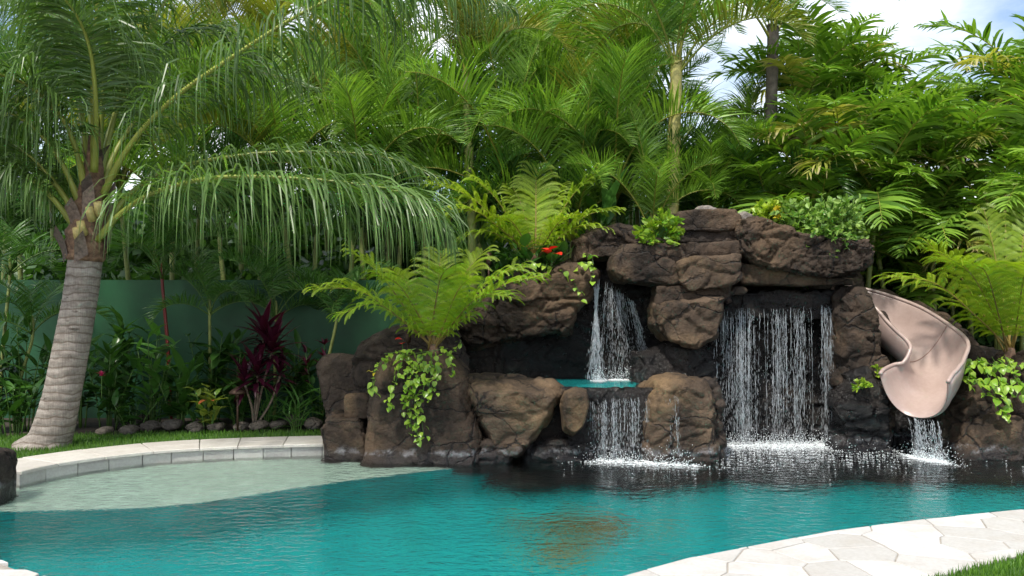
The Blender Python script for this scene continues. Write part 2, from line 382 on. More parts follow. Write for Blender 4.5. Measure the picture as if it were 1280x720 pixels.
def prism(name, poly, z0, z1, mat, bev=0.0):
    bm = bmesh.new()
    b = [bm.verts.new((x, y, z0)) for x, y in poly]; t = [bm.verts.new((x, y, z1)) for x, y in poly]
    n = len(poly)
    bm.faces.new(b[::-1]); tf = bm.faces.new(t)
    for i in range(n): bm.faces.new((b[i], b[(i + 1) % n], t[(i + 1) % n], t[i]))
    bmesh.ops.recalc_face_normals(bm, faces=bm.faces)
    if bev: bmesh.ops.bevel(bm, geom=[e for e in tf.edges], offset=bev, segments=1, affect='EDGES')
    me = bpy.data.meshes.new(name); bm.to_mesh(me); bm.free(); me.materials.append(mat)
    return me
sh = [GW(x, y, 0.15) for x, y in ((-60, 641), (60, 638), (170, 635), (250, 628), (350, 613), (450, 599), (540, 588), (610, 580))]
sh = [(a, b) for a, b in spline(sh, 40)[:, :2]]
sh += [(-0.4, 10.6), (-4.9, 10.6), (-6.2, 8.6)]
lm_ = prism('shallow_ledge', sh, FLOOR - .05, -0.15, MT['ledge']); lm_.materials.append(MT['plaster'])
for f_ in lm_.polygons: f_.material_index = 0 if f_.normal.z > .5 else 1
link('shallow_ledge', lm_, basin)

# sea turtles inlaid in the pool floor
def turtle_mesh(name):
    mb = MB(); r_ = random.Random(3)
    def tile(x, y, rx, ry, a=0.0, v=0.5, seg=7):
        pts = []
        for k in range(seg):
            an = 2 * math.pi * k / seg
            u, w_ = 1.22 * rx * math.cos(an), 1.22 * ry * math.sin(an)
            pts.append((x + u * math.cos(a) - w_ * math.sin(a), y + u * math.sin(a) + w_ * math.cos(a)))
        n = len(pts)
        mb.add([(p[0], p[1], 0) for p in pts] + [(p[0], p[1], .008) for p in pts],
               [tuple(range(n, 2 * n))] + [(i, (i + 1) % n, n + (i + 1) % n, n + i) for i in range(n)], 0, v)
    for row, cnt in ((0, 5), (1, 4), (-1, 4), (2, 3), (-2, 3)):      # shell scutes
        for k in range(cnt):
            tile((k - (cnt - 1) / 2) * .155, row * .105, .082, .055, r_.uniform(-.2, .2), r_.random())
    for k in range(14):                                              # rim
        an = 2 * math.pi * k / 14
        tile(.46 * math.cos(an), .30 * math.sin(an), .06, .035, an + 1.57, .2 + .4 * r_.random())
    for k in range(3): tile(.56 + .08 * k, 0.01, .055, .07 - .015 * k, 0, r_.random())
    for sy in (1, -1):
        for k in range(6): tile(.30 - .085 * k, sy * (.36 + .075 * k), .075, .05, sy * -.7, r_.random())
        for k in range(3): tile(-.42 - .08 * k, sy * (.2 + .05 * k), .06, .04, sy * -.5, r_.random())
    return mb
MT['mosaic'] = leaf_mat('turtle_mosaic', (0.16, 0.06, 0.006), (0.55, 0.27, 0.04), trans=0.0, rough=0.5)
tm = turtle_mesh('turtle').mesh('turtle_mosaic', [MT['mosaic']])
for (px, py, s, rz, lb) in ((722, 656, 1.1, -0.12, 'larger brown mosaic sea turtle inlaid in the turquoise pool floor'), (702, 690, .62, 3.25, 'smaller brown mosaic sea turtle inlaid in the turquoise pool floor')):
    p = GW(px, py, -FLOOR - .004)
    o = link('turtle_mosaic', tm, None, p); o.location.z = FLOOR + .004
    o.rotation_euler.z = rz; o.scale = (s * 1.1, s * .66, 1); tag(o, lb, 'mosaic', 'turtle mosaics')

def water_mat(name, dens, bscale=1.0):
    m, n, l, b = new_mat(name); n.remove(b)
    o = n['Material Output']
    a1 = tex(n, l, 'Noise', 3.2 * bscale, 3, 'Position', 0.5, (0.9, 1.25, 1)); a2 = tex(n, l, 'Noise', 11 * bscale, 3, 'Position', 0.5, (0.9, 1.25, 1))
    a3 = tex(n, l, 'Noise', 26 * bscale, 2, 'Position', 0.5, (0.75, 1.4, 1)); b0 = bump(n, l, a1.outputs['Fac'], 0.5, 0.026, None); b1 = bump(n, l, a2.outputs['Fac'], 0.75, 0.026, None, b0); b2 = bump(n, l, a3.outputs['Fac'], 0.6, 0.009, None, b1)
    gl = n.new('ShaderNodeBsdfGlossy'); gl.inputs['Roughness'].default_value = 0.03
    rf = n.new('ShaderNodeBsdfRefraction'); rf.inputs['IOR'].default_value = 1.33; rf.inputs['Roughness'].default_value = 0.0
    tr = n.new('ShaderNodeBsdfTransparent')
    fr = n.new('ShaderNodeFresnel'); fr.inputs['IOR'].default_value = 1.33
    for k in (gl, rf, fr): l.new(b2.outputs['Normal'], k.inputs['Normal'])
    m1 = n.new('ShaderNodeMixShader'); m1.inputs['Fac'].default_value = WATER_CLEAR
    l.new(rf.outputs[0], m1.inputs[1]); l.new(tr.outputs[0], m1.inputs[2])
    m2 = n.new('ShaderNodeMixShader'); l.new(fr.outputs[0], m2.inputs['Fac']); l.new(m1.outputs[0], m2.inputs[1]); l.new(gl.outputs[0], m2.inputs[2])
    l.new(m2.outputs[0], o.inputs['Surface'])
    va = n.new('ShaderNodeVolumeAbsorption'); va.inputs['Color'].default_value = (0.0, 0.82, 0.80, 1); va.inputs['Density'].default_value = dens
    l.new(va.outputs[0], o.inputs['Volume'])
    return m
WATER_CLEAR = 0.0
MT['water'] = water_mat('pool_water', 0.16)
me = prism('pool_water', [(-6.6, 3.8), (8.6, 3.8), (8.6, 11.4), (-6.6, 11.4)], -1.55, 0.0, MT['water'])
tag(link('pool_water', me), kind='structure')

# ---- near deck: crazy paving, every flagstone its own piece
def clip(poly, px, py, nx, ny):
    out = []
    for i in range(len(poly)):
        a, b = poly[i], poly[(i + 1) % len(poly)]
        da = (a[0] - px) * nx + (a[1] - py) * ny; db = (b[0] - px) * nx + (b[1] - py) * ny
        if da <= 0: out.append(a)
        if (da < 0 < db) or (db < 0 < da):
            t = da / (da - db); out.append((a[0] + (b[0] - a[0]) * t, a[1] + (b[1] - a[1]) * t))
    return out
def inset(poly, d):
    p = list(poly)
    n = len(p); ar = sum(p[i][0] * p[(i + 1) % n][1] - p[(i + 1) % n][0] * p[i][1] for i in range(n))
    sg = 1 if ar > 0 else -1
    q = p
    for i in range(n):
        a, b = p[i], p[(i + 1) % n]; ex, ey = b[0] - a[0], b[1] - a[1]; L = math.hypot(ex, ey)
        if L < 1e-6: continue
        nx, ny = sg * ey / L, -sg * ex / L
        q = clip(q, a[0] - nx * d, a[1] - ny * d, nx, ny)
        if len(q) < 3: return []
    return q
def tidy(p):
    o = []
    for a in p:
        if not o or math.hypot(a[0] - o[-1][0], a[1] - o[-1][1]) > .012: o.append(a)
    if len(o) > 2 and math.hypot(o[0][0] - o[-1][0], o[0][1] - o[-1][1]) < .012: o.pop()
    return o
def paving(name, label_mat, seeds, edges, region, parent, joint=0.0045, z1=DZ):
    for i, s in enumerate(seeds):
        poly = [(s[0] - 1, s[1] - 1), (s[0] + 1, s[1] - 1), (s[0] + 1, s[1] + 1), (s[0] - 1, s[1] + 1)]
        for j, t in enumerate(seeds):
            if i != j and abs(t[0] - s[0]) < 1.6 and abs(t[1] - s[1]) < 1.6:
                poly = clip(poly, (s[0] + t[0]) / 2, (s[1] + t[1]) / 2, t[0] - s[0], t[1] - s[1])
                if len(poly) < 3: break
        for (px, py, nx, ny) in edges:
            if len(poly) >= 3: poly = clip(poly, px, py, nx, ny)
        poly = tidy(inset(poly, joint)) if len(poly) >= 3 else []
        if len(poly) < 3: continue
        dz = rnd.uniform(-.0025, .0025)
        link('flagstone', prism('flagstone', poly, 0.1, z1 + dz, label_mat, 0.004), parent)
edgesR = []
for a, b in zip(EDGE_R[:-1], EDGE_R[1:]):
    ex, ey = b[0] - a[0], b[1] - a[1]; L = math.hypot(ex, ey); edgesR.append((a[0], a[1], -ey / L, ex / L))
edgesR.append((EDGE_R[0][0], EDGE_R[0][1], -1, 0.45))
grassline = [(G(1165, 722, DZ)), (G(1290, 690, DZ))]
ga, gb = grassline; ex, ey = gb.x - ga.x, gb.y - ga.y; L = math.hypot(ex, ey)
g_edge = (ga.x, ga.y, ey / L, -ex / L)
r2 = random.Random(11)
seeds = []
tries = 0
while len(seeds) < 230 and tries < 40000:
    tries += 1
    x, y = r2.uniform(-.4, 7.0), r2.uniform(3.6, 7.2)
    if all(((x - a) * .85) ** 2 + ((y - b) * 1.1) ** 2 > r2.uniform(.15, .34) ** 2 for a, b in seeds): seeds.append((x, y))
base_poly = [(-.4, 3.5), (7.2, 3.5), (7.2, 7.6), (-.4, 7.6)]
for e in edgesR: base_poly = clip(base_poly, e[0] , e[1], e[2], e[3])
base_poly = clip(base_poly, *g_edge)
bp = inset(base_poly, .012)
pav = tag(link('pool_deck', prism('pool_deck', bp, 0.03, DZ - .007, MT['grout'])), kind='structure')
paving('flagstone', MT['flag'], seeds, edgesR + [g_edge], None, pav)

# deck at the near left corner
edgeN = [tuple(p) for p in spline(EDGE_N[:7], 40)]
pavl = tag(link('pool_deck', prism('pool_deck', [(x - .02, y - .02) for x, y in edgeN] + [(-1.0, 3.2), (-7, 3.2), (-7, 7.3)], 0.03, DZ - .007, MT['grout'])), kind='structure')
for i in range(14):
    for j in range(10):
        c_ = (-6.7 + .42 * i + r2.uniform(-.1, .1), 3.4 + .4 * j + r2.uniform(-.1, .1))
        k = min(range(len(edgeN) - 1), key=lambda q: (edgeN[q][0] - c_[0]) ** 2 + (edgeN[q][1] - c_[1]) ** 2)
        a, b = edgeN[k], edgeN[k + 1]; ex, ey = b[0] - a[0], b[1] - a[1]; L = math.hypot(ex, ey)
        poly = [(c_[0] + dx * .2 , c_[1] + dy * .19) for dx, dy in ((-1, -1), (1, -1), (1, 1), (-1, 1))]
        poly = tidy(clip(poly, a[0], a[1], -ey / L, ex / L))
        if len(poly) >= 3 and c_[0] < -1.2: link('flagstone', prism('flagstone', poly, 0.1, DZ + .0006 * ((i * 7 + j * 3) % 8), MT['flag'], .003), pavl)

# ---- far left deck: curved coping of cap slabs over face tiles
cop = spline(EDGE_L, 200)
seg = np.linalg.norm(np.diff(cop, axis=0), axis=1); acc = np.concatenate([[0], np.cumsum(seg)])
def on_curve(s):
    i = min(max(np.searchsorted(acc, s) - 1, 0), len(cop) - 2); f = (s - acc[i]) / seg[i]
    p = cop[i] + (cop[i + 1] - cop[i]) * f
    # smooth tangent
    j0, j1 = max(i - 6, 0), min(i + 7, len(cop) - 1); t = cop[j1] - cop[j0]; t = t / np.linalg.norm(t)
    return p, np.array([-t[1], t[0]])           # normal pointing away from the water
coping = tag(link('coping_deck', prism('coping_bed', [tuple(on_curve(s)[0] + on_curve(s)[1] * .05) for s in np.linspace(0, acc[-1], 30)] + [tuple(on_curve(s)[0] + on_curve(s)[1] * .56) for s in np.linspace(acc[-1], 0, 30)], -.3, DZ - .035, MT['grout'])), kind='structure')
s = 0.0; k = 0
while s < acc[-1] - .05:
    wd = rnd.uniform(.25, .34); e = min(s + wd, acc[-1])
    q = [on_curve(s + .004), on_curve((s + e) / 2), on_curve(e - .004)]
    poly = [tuple(p + n_ * .0) for p, n_ in q] + [tuple(p + n_ * .05) for p, n_ in q[::-1]]
    link('face_tile', prism('face_tile', poly, -.28, DZ - .032, MT['tile'], .003), coping)
    s = e
s = 0.0
while s < acc[-1] - .05:
    wd = rnd.uniform(.36, .5); e = min(s + wd, acc[-1])
    for (d0, d1) in ((-.022, .27), (.276, .57)):
        q = [on_curve(s + .003), on_curve((s + e) / 2), on_curve(e - .003)]
        poly = [tuple(p + n_ * d0) for p, n_ in q] + [tuple(p + n_ * d1) for p, n_ in q[::-1]]
        link('cap_slab', prism('cap_slab', poly, DZ - .03, DZ + rnd.uniform(-.002, .002), MT['cap'], .006), coping)
    s = e

# ---- lawns
def lawn(name, poly, n_blades, hmin, hmax, seed):
    lo = tag(link('lawn', prism('lawn', poly, 0.05, DZ - .012, MT['turf'])), kind='structure')
    r_ = np.random.RandomState(seed); mb = MB()
    xs = np.array([p[0] for p in poly]); ys = np.array([p[1] for p in poly])
    pts = []
    while len(pts) < n_blades:
        x, y = r_.uniform(xs.min(), xs.max()), r_.uniform(ys.min(), ys.max())
        ins = False
        for i in range(len(poly)):
            (x1, y1), (x2, y2) = poly[i], poly[(i + 1) % len(poly)]
            if (y1 > y) != (y2 > y) and x < (x2 - x1) * (y - y1) / (y2 - y1) + x1: ins = not ins
        if ins: pts.append((x, y))
    V = []; Fs = []; vv = []
    for i, (x, y) in enumerate(pts):
        h = r_.uniform(hmin, hmax); a = r_.uniform(0, 6.28); wd = r_.uniform(.0022, .004); ln = r_.uniform(0, .5) * h; b_ = r_.uniform(0, 6.28)
        cx, cy = math.cos(a) * wd, math.sin(a) * wd; lx, ly = math.cos(b_) * ln, math.sin(b_) * ln
        z = DZ - .014; k = len(V)
        V += [(x - cx, y - cy, z), (x + cx, y + cy, z), (x + cx * .7 + lx * .4, y + cy * .7 + ly * .4, z + h * .6), (x - cx * .7 + lx * .4, y - cy * .7 + ly * .4, z + h * .6), (x + lx, y + ly, z + h)]
        Fs += [(k, k + 1, k + 2, k + 3), (k + 3, k + 2, k + 4)]; vv += [r_.rand()] * 5
    mb.add(V, Fs, 0, np.array(vv))
    g = link('grass', mb.mesh('grass', [MT['grass']]), lo); g['kind'] = 'stuff'
back = [tuple(on_curve(s)[0] + on_curve(s)[1] * .565) for s in np.linspace(0, acc[-1], 24)]
lawn('lawn', [(-8.5, 7.4)] + [(-5.3, 7.6)] + back + [(-2.2, 10.45), (-4.0, 10.3), (-6.0, 10.1), (-8.5, 10.1)], 26000, .03, .065, 1)
gx = [(ga.x, ga.y), (gb.x, gb.y)]
d = Vector((gb.x - ga.x, gb.y - ga.y)).normalized()
lawn('lawn', [(ga.x - d.x * .8, ga.y - d.y * .8), (gb.x + d.x * 1.2, gb.y + d.y * 1.2), (gb.x + 1.6, gb.y - 1.2), (ga.x + 0.4, ga.y - 1.2)], 20000, .03, .06, 2)

# ---- garden wall
WY = 11.9
WT = CZ + 22 / F * WY
wall = thing('garden_wall', 'dark green painted garden wall behind the planting bed', 'wall', (-5.0, WY, .09))
mb = MB()
def boxv(x0, x1, y0, y1, z0, z1):
    return [(x0, y0, z0), (x1, y0, z0), (x1, y1, z0), (x0, y1, z0), (x0, y0, z1), (x1, y0, z1), (x1, y1, z1), (x0, y1, z1)]
BF = [(0, 3, 2, 1), (4, 5, 6, 7), (0, 1, 5, 4), (1, 2, 6, 5), (2, 3, 7, 6), (3, 0, 4, 7)]
def box_mesh(name, b, mat, bev=0.0):
    mb = MB(); mb.add(boxv(*b), BF); me = mb.mesh(name, [mat])
    if bev:
        bm = bmesh.new(); bm.from_mesh(me); bmesh.ops.bevel(bm, geom=bm.edges[:], offset=bev, segments=2, affect='EDGES'); bm.to_mesh(me); bm.free()
    return me
link('wall_face', box_mesh('wall_face', (-9.0, 6.2, -.05, .05, -.1, WT - .09), MT['wall'], .006), wall)
# ---------------------------------------------------------------- rockwork
def rock_mesh(name, poly, Y, T, mat, vox=0.021, bulge=0.16, amp=0.05, facet=0.22, fs=1.7, crack=0.03, seed=0, lean=0.0, smooth=3, skew=0.0, shrink=.80, strata=.07):
    """poly: outline in photo pixels; Y: distance of the front face; T: thickness"""
    c = [P(x, y, Y + bulge) for x, y in poly]
    pts = np.array([(p.x, p.z) for p in c]); cen = pts.mean(0)
    layers = [(shrink, 0.0), (shrink + .12, bulge * .45), (1.0, bulge), (1.0, max(bulge * 1.4, T * .6)), (.86, T)]
    bm = bmesh.new(); rs = []
    for sc, dy in layers:
        q = cen + (pts - cen) * sc
        rs.append([bm.verts.new((x, Y + dy + lean * (z - cen[1]), z + skew * dy)) for x, z in q])
    n = len(pts)
    for a, b in zip(rs[:-1], rs[1:]):
        for i in range(n): bm.faces.new((a[i], a[(i + 1) % n], b[(i + 1) % n], b[i]))
    f0 = bm.faces.new(rs[0][::-1]); f1 = bm.faces.new(rs[-1])
    bmesh.ops.triangulate(bm, faces=[f0, f1]); bmesh.ops.recalc_face_normals(bm, faces=bm.faces)
    me = bpy.data.meshes.new(name + '_base'); bm.to_mesh(me); bm.free()
    ob = bpy.data.objects.new('tmp', me); COL.objects.link(ob)
    m = ob.modifiers.new('r', 'REMESH'); m.mode = 'VOXEL'; m.voxel_size = vox
    m = ob.modifiers.new('s', 'SMOOTH'); m.factor = .5; m.iterations = smooth
    dg = bpy.context.evaluated_depsgraph_get(); dg.update()
    out = bpy.data.meshes.new_from_object(ob.evaluated_get(dg))
    bpy.data.objects.remove(ob); bpy.data.meshes.remove(me)
    nv = len(out.vertices); co = np.zeros(nv * 3); out.vertices.foreach_get('co', co); co = co.reshape(-1, 3)
    no = np.zeros(nv * 3); out.vertices.foreach_get('normal', no); no = no.reshape(-1, 3)
    s3 = seed * 13.7
    pw = co + 0.18 * np.stack([fbm(co * 1.8 + s3, 3, 1), fbm(co * 1.8 + s3, 3, 2), fbm(co * 1.8 + s3, 3, 3)], 1)
    d1, d2, off, tl = worley(pw * np.array([fs, fs, fs * 1.35]) + s3, seed)
    disp = amp * fbm(co * 1.6 + s3, 4, seed) + .35 * amp * fbm(co * 7 + s3, 3, seed + 5)
    disp += facet * (off * tl).sum(1) / fs * .8
    disp -= crack * np.clip(1 - (d2 - d1) / .07, 0, 1)
    # stepped strata: blocks that stand proud of or behind their neighbours
    g1, g2, _, tl2 = worley((pw + s3) * np.array([fs * 1.1, fs * 1.1, fs * 2.6]), seed + 20)
    disp += strata * tl2[:, 0] * np.clip((g2 - g1) / .07, 0, 1) - strata * .5 * np.clip(1 - (g2 - g1) / .05, 0, 1)
    disp += .02 * np.abs(fbm(co * 4.5 + s3, 4, seed + 31)) * (amp / .05)
    e1, e2, _, _ = worley(pw * fs * 2.6 + s3 + 5, seed + 9)
    disp -= crack * .4 * np.clip(1 - (e2 - e1) / .12, 0, 1) ** 1.5
    co = co + no * disp[:, None]
    out.vertices.foreach_set('co', co.ravel()); out.materials.clear(); out.materials.append(mat)
    out.polygons.foreach_set('use_smooth', [True] * len(out.polygons))
    out.name = name; out.update()
    return out
def rock(name, label, poly, Y, T, mat, **k):
    me = rock_mesh(name, poly, Y, T, MT[mat], **k)
    co = np.zeros(len(me.vertices) * 3); me.vertices.foreach_get('co', co); co = co.reshape(-1, 3)
    org = np.array([co[:, 0].mean(), co[:, 1].mean(), co[:, 2].min()])
    me.vertices.foreach_set('co', (co - org).ravel()); me.update()
    return tag(link(name, me, None, org.tolist()), label, 'rock', 'boulders of the waterfall rockwork')

UW = 640   # row well under the water line for boulders standing in the pool
rock('boulder', 'smooth dark upright boulder at the far left end of the rockwork', [(396, 458), (404, 445), (425, 442), (448, 444), (458, 475), (456, 545), (415, 545), (404, 500)], 10.15, .6, 'rock_dark', seed=1, strata=.015, facet=.08, crack=.008, amp=.03)
rock('boulder', 'square brown block in the pool beside the end of the coping', [(403, 527), (411, 519), (450, 519), (460, 545), (462, 620), (404, 620)], 9.28, .7, 'rock', seed=2, facet=.1, crack=.02, amp=.025, bulge=.08, shrink=.9)
rock('boulder', 'small squared stone on top of the low block by the coping', [(430, 493), (456, 492), (464, 500), (464, 524), (430, 524)], 9.42, .4, 'rock_warm', seed=3, strata=.01, facet=.06, crack=.006, amp=.015, bulge=.06, shrink=.9)
rock('boulder', 'large sloping dark boulder behind the hanging vine', [(436, 446), (450, 428), (482, 412), (520, 402), (560, 398), (580, 440), (570, 520), (440, 520)], 9.95, .9, 'rock_dark', seed=4, facet=.14, crack=.015)
rock('boulder', 'tall brown boulder with the green vine hanging down its face', [(468, 462), (482, 446), (520, 440), (560, 440), (582, 466), (600, 540), (606, 575), (608, 640), (450, 640), (452, 540)], 9.12, 1.0, 'rock', seed=5, strata=.035, facet=.1, crack=.02, lean=.18, fs=1.2)
rock('boulder', 'broad flat topped boulder with a tan top at the left of the spa pool', [(576, 482), (584, 472), (640, 470), (692, 476), (706, 488), (698, 512), (676, 545), (650, 580), (618, 584), (603, 545), (582, 505)], 9.1, 1.1, 'rock_warm', seed=6, strata=.045, facet=.12, crack=.02, bulge=.42, lean=-.05, shrink=.72)
rock('boulder', 'low wet foot stone under the broad flat topped boulder', [(598, 548), (622, 545), (640, 560), (640, 640), (596, 640)], 9.12, .5, 'rock_dark', seed=7, bulge=.08, facet=.1)
rock('boulder', 'long cracked brown back wall rock under the red flower', [(572, 402), (592, 380), (625, 358), (668, 342), (712, 334), (748, 340), (740, 372), (726, 392), (716, 420), (660, 424), (600, 436), (576, 440)], 10.45, 1.0, 'rock', seed=8, facet=.2, crack=.04, fs=1.9, bulge=.25, amp=.06, lean=-.16)
rock('boulder', 'large squarish brown boulder at the right of the spa pool spillway', [(806, 492), (822, 476), (850, 471), (880, 475), (894, 490), (898, 540), (894, 640), (812, 640), (800, 560)], 9.2, .95, 'rock_warm', seed=9, strata=.04, facet=.14, crack=.02, bulge=.2)
rock('boulder', 'narrow wet stone at the right side of the spillway boulder', [(876, 480), (893, 474), (900, 490), (902, 640), (884, 640)], 9.45, .5, 'rock_dark', seed=23, bulge=.08, facet=.1)
rock('boulder', 'small rounded boulder with a tan top beside the spillway', [(698, 505), (706, 490), (720, 484), (734, 488), (738, 505), (730, 535), (716, 547), (703, 540)], 9.05, .45, 'rock_warm', seed=10, strata=.02, facet=.08, crack=.008, bulge=.16, amp=.02)
rock('boulder', 'wet dark spillway rock under the lower waterfall', [(718, 488), (760, 487), (836, 486), (842, 520), (846, 640), (716, 640), (712, 540)], 9.36, .34, 'rock_wet', seed=11, facet=.08, crack=.02, bulge=.06, shrink=.95, strata=.03, amp=.02)
rock('boulder', 'dark rim rock between the broad boulder and the small rounded boulder', [(676, 484), (716, 484), (728, 500), (730, 640), (660, 640)], 9.45, .3, 'rock_wet', seed=37, facet=.08, bulge=.06, strata=.03, amp=.02, shrink=.95)
rock('boulder', 'sloping wet black rock at the water left of the lower waterfall', [(652, 572), (672, 540), (700, 535), (745, 552), (770, 640), (640, 640)], 9.2, .6, 'rock_wet', seed=12, facet=.15, bulge=.25)
rock('boulder', 'rounded cracked ledge rock above the upper waterfall', [(761, 338), (766, 318), (780, 305), (815, 302), (852, 304), (862, 325), (858, 352), (838, 362), (806, 356), (772, 352)], 10.1, 1.0, 'rock', seed=13, facet=.1, crack=.03, bulge=.14, strata=.03, amp=.03, shrink=.86)
rock('boulder', 'upper flat ledge under the thin course of stone', [(846, 304), (924, 301), (926, 322), (848, 324)], 10.16, .9, 'rock', seed=34, facet=.06, crack=.02, bulge=.07, strata=.02, amp=.02, shrink=.93)
rock('boulder', 'tan faced slab right of the rounded cracked ledge', [(846, 328), (860, 322), (924, 318), (925, 350), (906, 360), (862, 364), (848, 352)], 10.0, .8, 'rock_warm', seed=14, facet=.08, crack=.025, bulge=.08, amp=.02, strata=.025, shrink=.92)
rock('boulder', 'recessed thin brown course between tan slab and tan block', [(822, 358), (912, 354), (914, 378), (820, 382)], 10.12, .7, 'rock', seed=35, facet=.06, crack=.02, bulge=.06, strata=.02, amp=.02, shrink=.94)
rock('boulder', 'flat topped capstone at the summit of the rockwork', [(842, 276), (846, 264), (870, 261), (918, 262), (926, 270), (926, 286), (905, 291), (848, 291)], 10.3, .9, 'rock', seed=15, strata=.02, shrink=.9, facet=.06, crack=.012, bulge=.12, amp=.025)
rock('boulder', 'thin course of stone under the summit capstone', [(854, 287), (925, 286), (926, 304), (850, 304)], 10.36, .8, 'rock_dark', seed=16, strata=.015, facet=.05, crack=.02, bulge=.05, amp=.02, shrink=.94)
rock('boulder', 'overhanging tan block left of the curtain waterfall', [(818, 380), (830, 375), (880, 372), (906, 370), (906, 400), (898, 424), (868, 436), (834, 428), (818, 406)], 9.95, .9, 'rock_warm', seed=17, facet=.1, crack=.03, bulge=.12, strata=.03, amp=.03, shrink=.86)
rock('boulder', 'deep planter rock with rough knobbly face above the curtain waterfall', [(921, 288), (924, 272), (945, 269), (972, 282), (1010, 294), (1050, 298), (1086, 299), (1094, 308), (1090, 330), (1072, 346), (1030, 349), (980, 343), (940, 332), (923, 318)], 10.05, 1.1, 'rock', seed=18, facet=.1, crack=.05, fs=4.5, bulge=.16, amp=.045, strata=.04, shrink=.86)
rock('boulder', 'reddish flat slab under the knobbly planter rock', [(922, 326), (960, 334), (1010, 344), (1066, 348), (1068, 357), (1000, 360), (926, 356)], 10.22, .9, 'rock_warm', seed=19, strata=.02, facet=.05, crack=.012, bulge=.06, amp=.02)
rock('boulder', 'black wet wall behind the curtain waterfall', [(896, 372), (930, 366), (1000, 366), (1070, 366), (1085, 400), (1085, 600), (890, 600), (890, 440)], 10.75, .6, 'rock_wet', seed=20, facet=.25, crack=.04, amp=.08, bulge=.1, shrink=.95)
rock('boulder', 'wet lip of rock that the curtain waterfall pours over', [(905, 372), (930, 364), (1000, 365), (1058, 362), (1062, 385), (1040, 398), (960, 400), (908, 396)], 10.38, .6, 'rock_wet', seed=21, facet=.15, crack=.03, bulge=.08, amp=.03, shrink=.9)
rock('boulder', 'tall brown pillar rock between the curtain waterfall and the slide', [(1050, 374), (1062, 362), (1082, 360), (1092, 390), (1094, 420), (1104, 455), (1112, 500), (1112, 560), (1062, 560), (1046, 470)], 9.98, .8, 'rock', seed=22, facet=.2, crack=.03, bulge=.15)
rock('boulder', 'wet dark boulder in the pool beneath the left side of the slide', [(1046, 490), (1060, 468), (1082, 458), (1098, 480), (1106, 520), (1124, 640), (1040, 640)], 9.75, .7, 'rock_wet', seed=24, facet=.2, crack=.03, bulge=.22)
rock('boulder', 'shaded wet rock behind the slide outlet', [(1110, 512), (1190, 512), (1204, 540), (1214, 640), (1104, 640)], 10.2, .6, 'rock_wet', seed=25, facet=.15)
rock('boulder', 'rounded brown boulder right of the slide outlet', [(1190, 520), (1202, 494), (1216, 480), (1240, 480), (1256, 505), (1256, 545), (1210, 552), (1188, 548)], 9.6, .8, 'rock', seed=26, facet=.14, crack=.02, bulge=.2)
rock('boulder', 'wide low brown boulder at the water under the right fern', [(1192, 560), (1206, 535), (1240, 522), (1290, 518), (1330, 530), (1340, 640), (1190, 640)], 9.3, .9, 'rock_warm', seed=27, facet=.16, crack=.02, bulge=.25)
rock('boulder', 'dark boulder at the right beside the trailing leaves', [(1244, 500), (1258, 470), (1285, 440), (1340, 430), (1350, 560), (1248, 560)], 9.6, .8, 'rock', seed=28, facet=.16, bulge=.2)
rock('boulder', 'brown rock behind the red flower and left of the yellow green shrub', [(716, 300), (744, 284), (776, 278), (806, 284), (806, 306), (770, 326), (716, 330)], 10.6, .9, 'rock', seed=29, facet=.14, bulge=.15)
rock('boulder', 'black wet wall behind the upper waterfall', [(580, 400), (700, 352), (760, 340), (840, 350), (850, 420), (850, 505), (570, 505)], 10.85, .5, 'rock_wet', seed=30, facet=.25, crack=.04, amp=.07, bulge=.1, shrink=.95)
rock('boulder', 'damp dark rock between the upper waterfall and the tan block', [(796, 440), (830, 428), (880, 432), (900, 450), (902, 510), (800, 510), (790, 480)], 10.15, .6, 'rock_wet', seed=31, facet=.2, bulge=.2)
rock('boulder', 'squared dark boulder standing at the near end of the coping', [(-90, 570), (-80, 563), (-16, 563), (-2, 568), (0, 600), (0, 680), (-90, 680)], 7.3, .42, 'rock_dark', seed=32, strata=.02, facet=.06, crack=.01, bulge=.08, amp=.02, shrink=.93)
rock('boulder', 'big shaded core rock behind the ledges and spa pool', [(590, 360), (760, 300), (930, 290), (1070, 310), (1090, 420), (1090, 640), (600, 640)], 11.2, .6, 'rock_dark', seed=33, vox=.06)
# dark rock footing of the grotto under the water
def wp(x, z, Yd): return (640 + x * F / Yd, HY + (CZ - z) * F / Yd)
for (x0, x1, Yf, zt, lb) in ((-.5, 2.2, 9.15, -.5, 'submerged dark rock footing under the spa pool boulders'), (2.0, 4.6, 9.35, -.45, 'submerged dark rock footing under the curtain waterfall'), (4.4, 7.4, 9.1, -.5, 'submerged dark rock footing under the slide outlet')):
    rock('submerged_rock', lb, [wp(x0, -1.45, Yf + .3), wp(x0, zt - .1, Yf + .3), wp((x0 + x1) / 2, zt, Yf + .3), wp(x1, zt - .1, Yf + .3), wp(x1, -1.45, Yf + .3)], Yf, 1.7, 'rock_dark', seed=int(x0 * 7) + 80, vox=.06, bulge=.45, amp=.32, strata=.2, facet=.4, fs=1.3, shrink=.6)
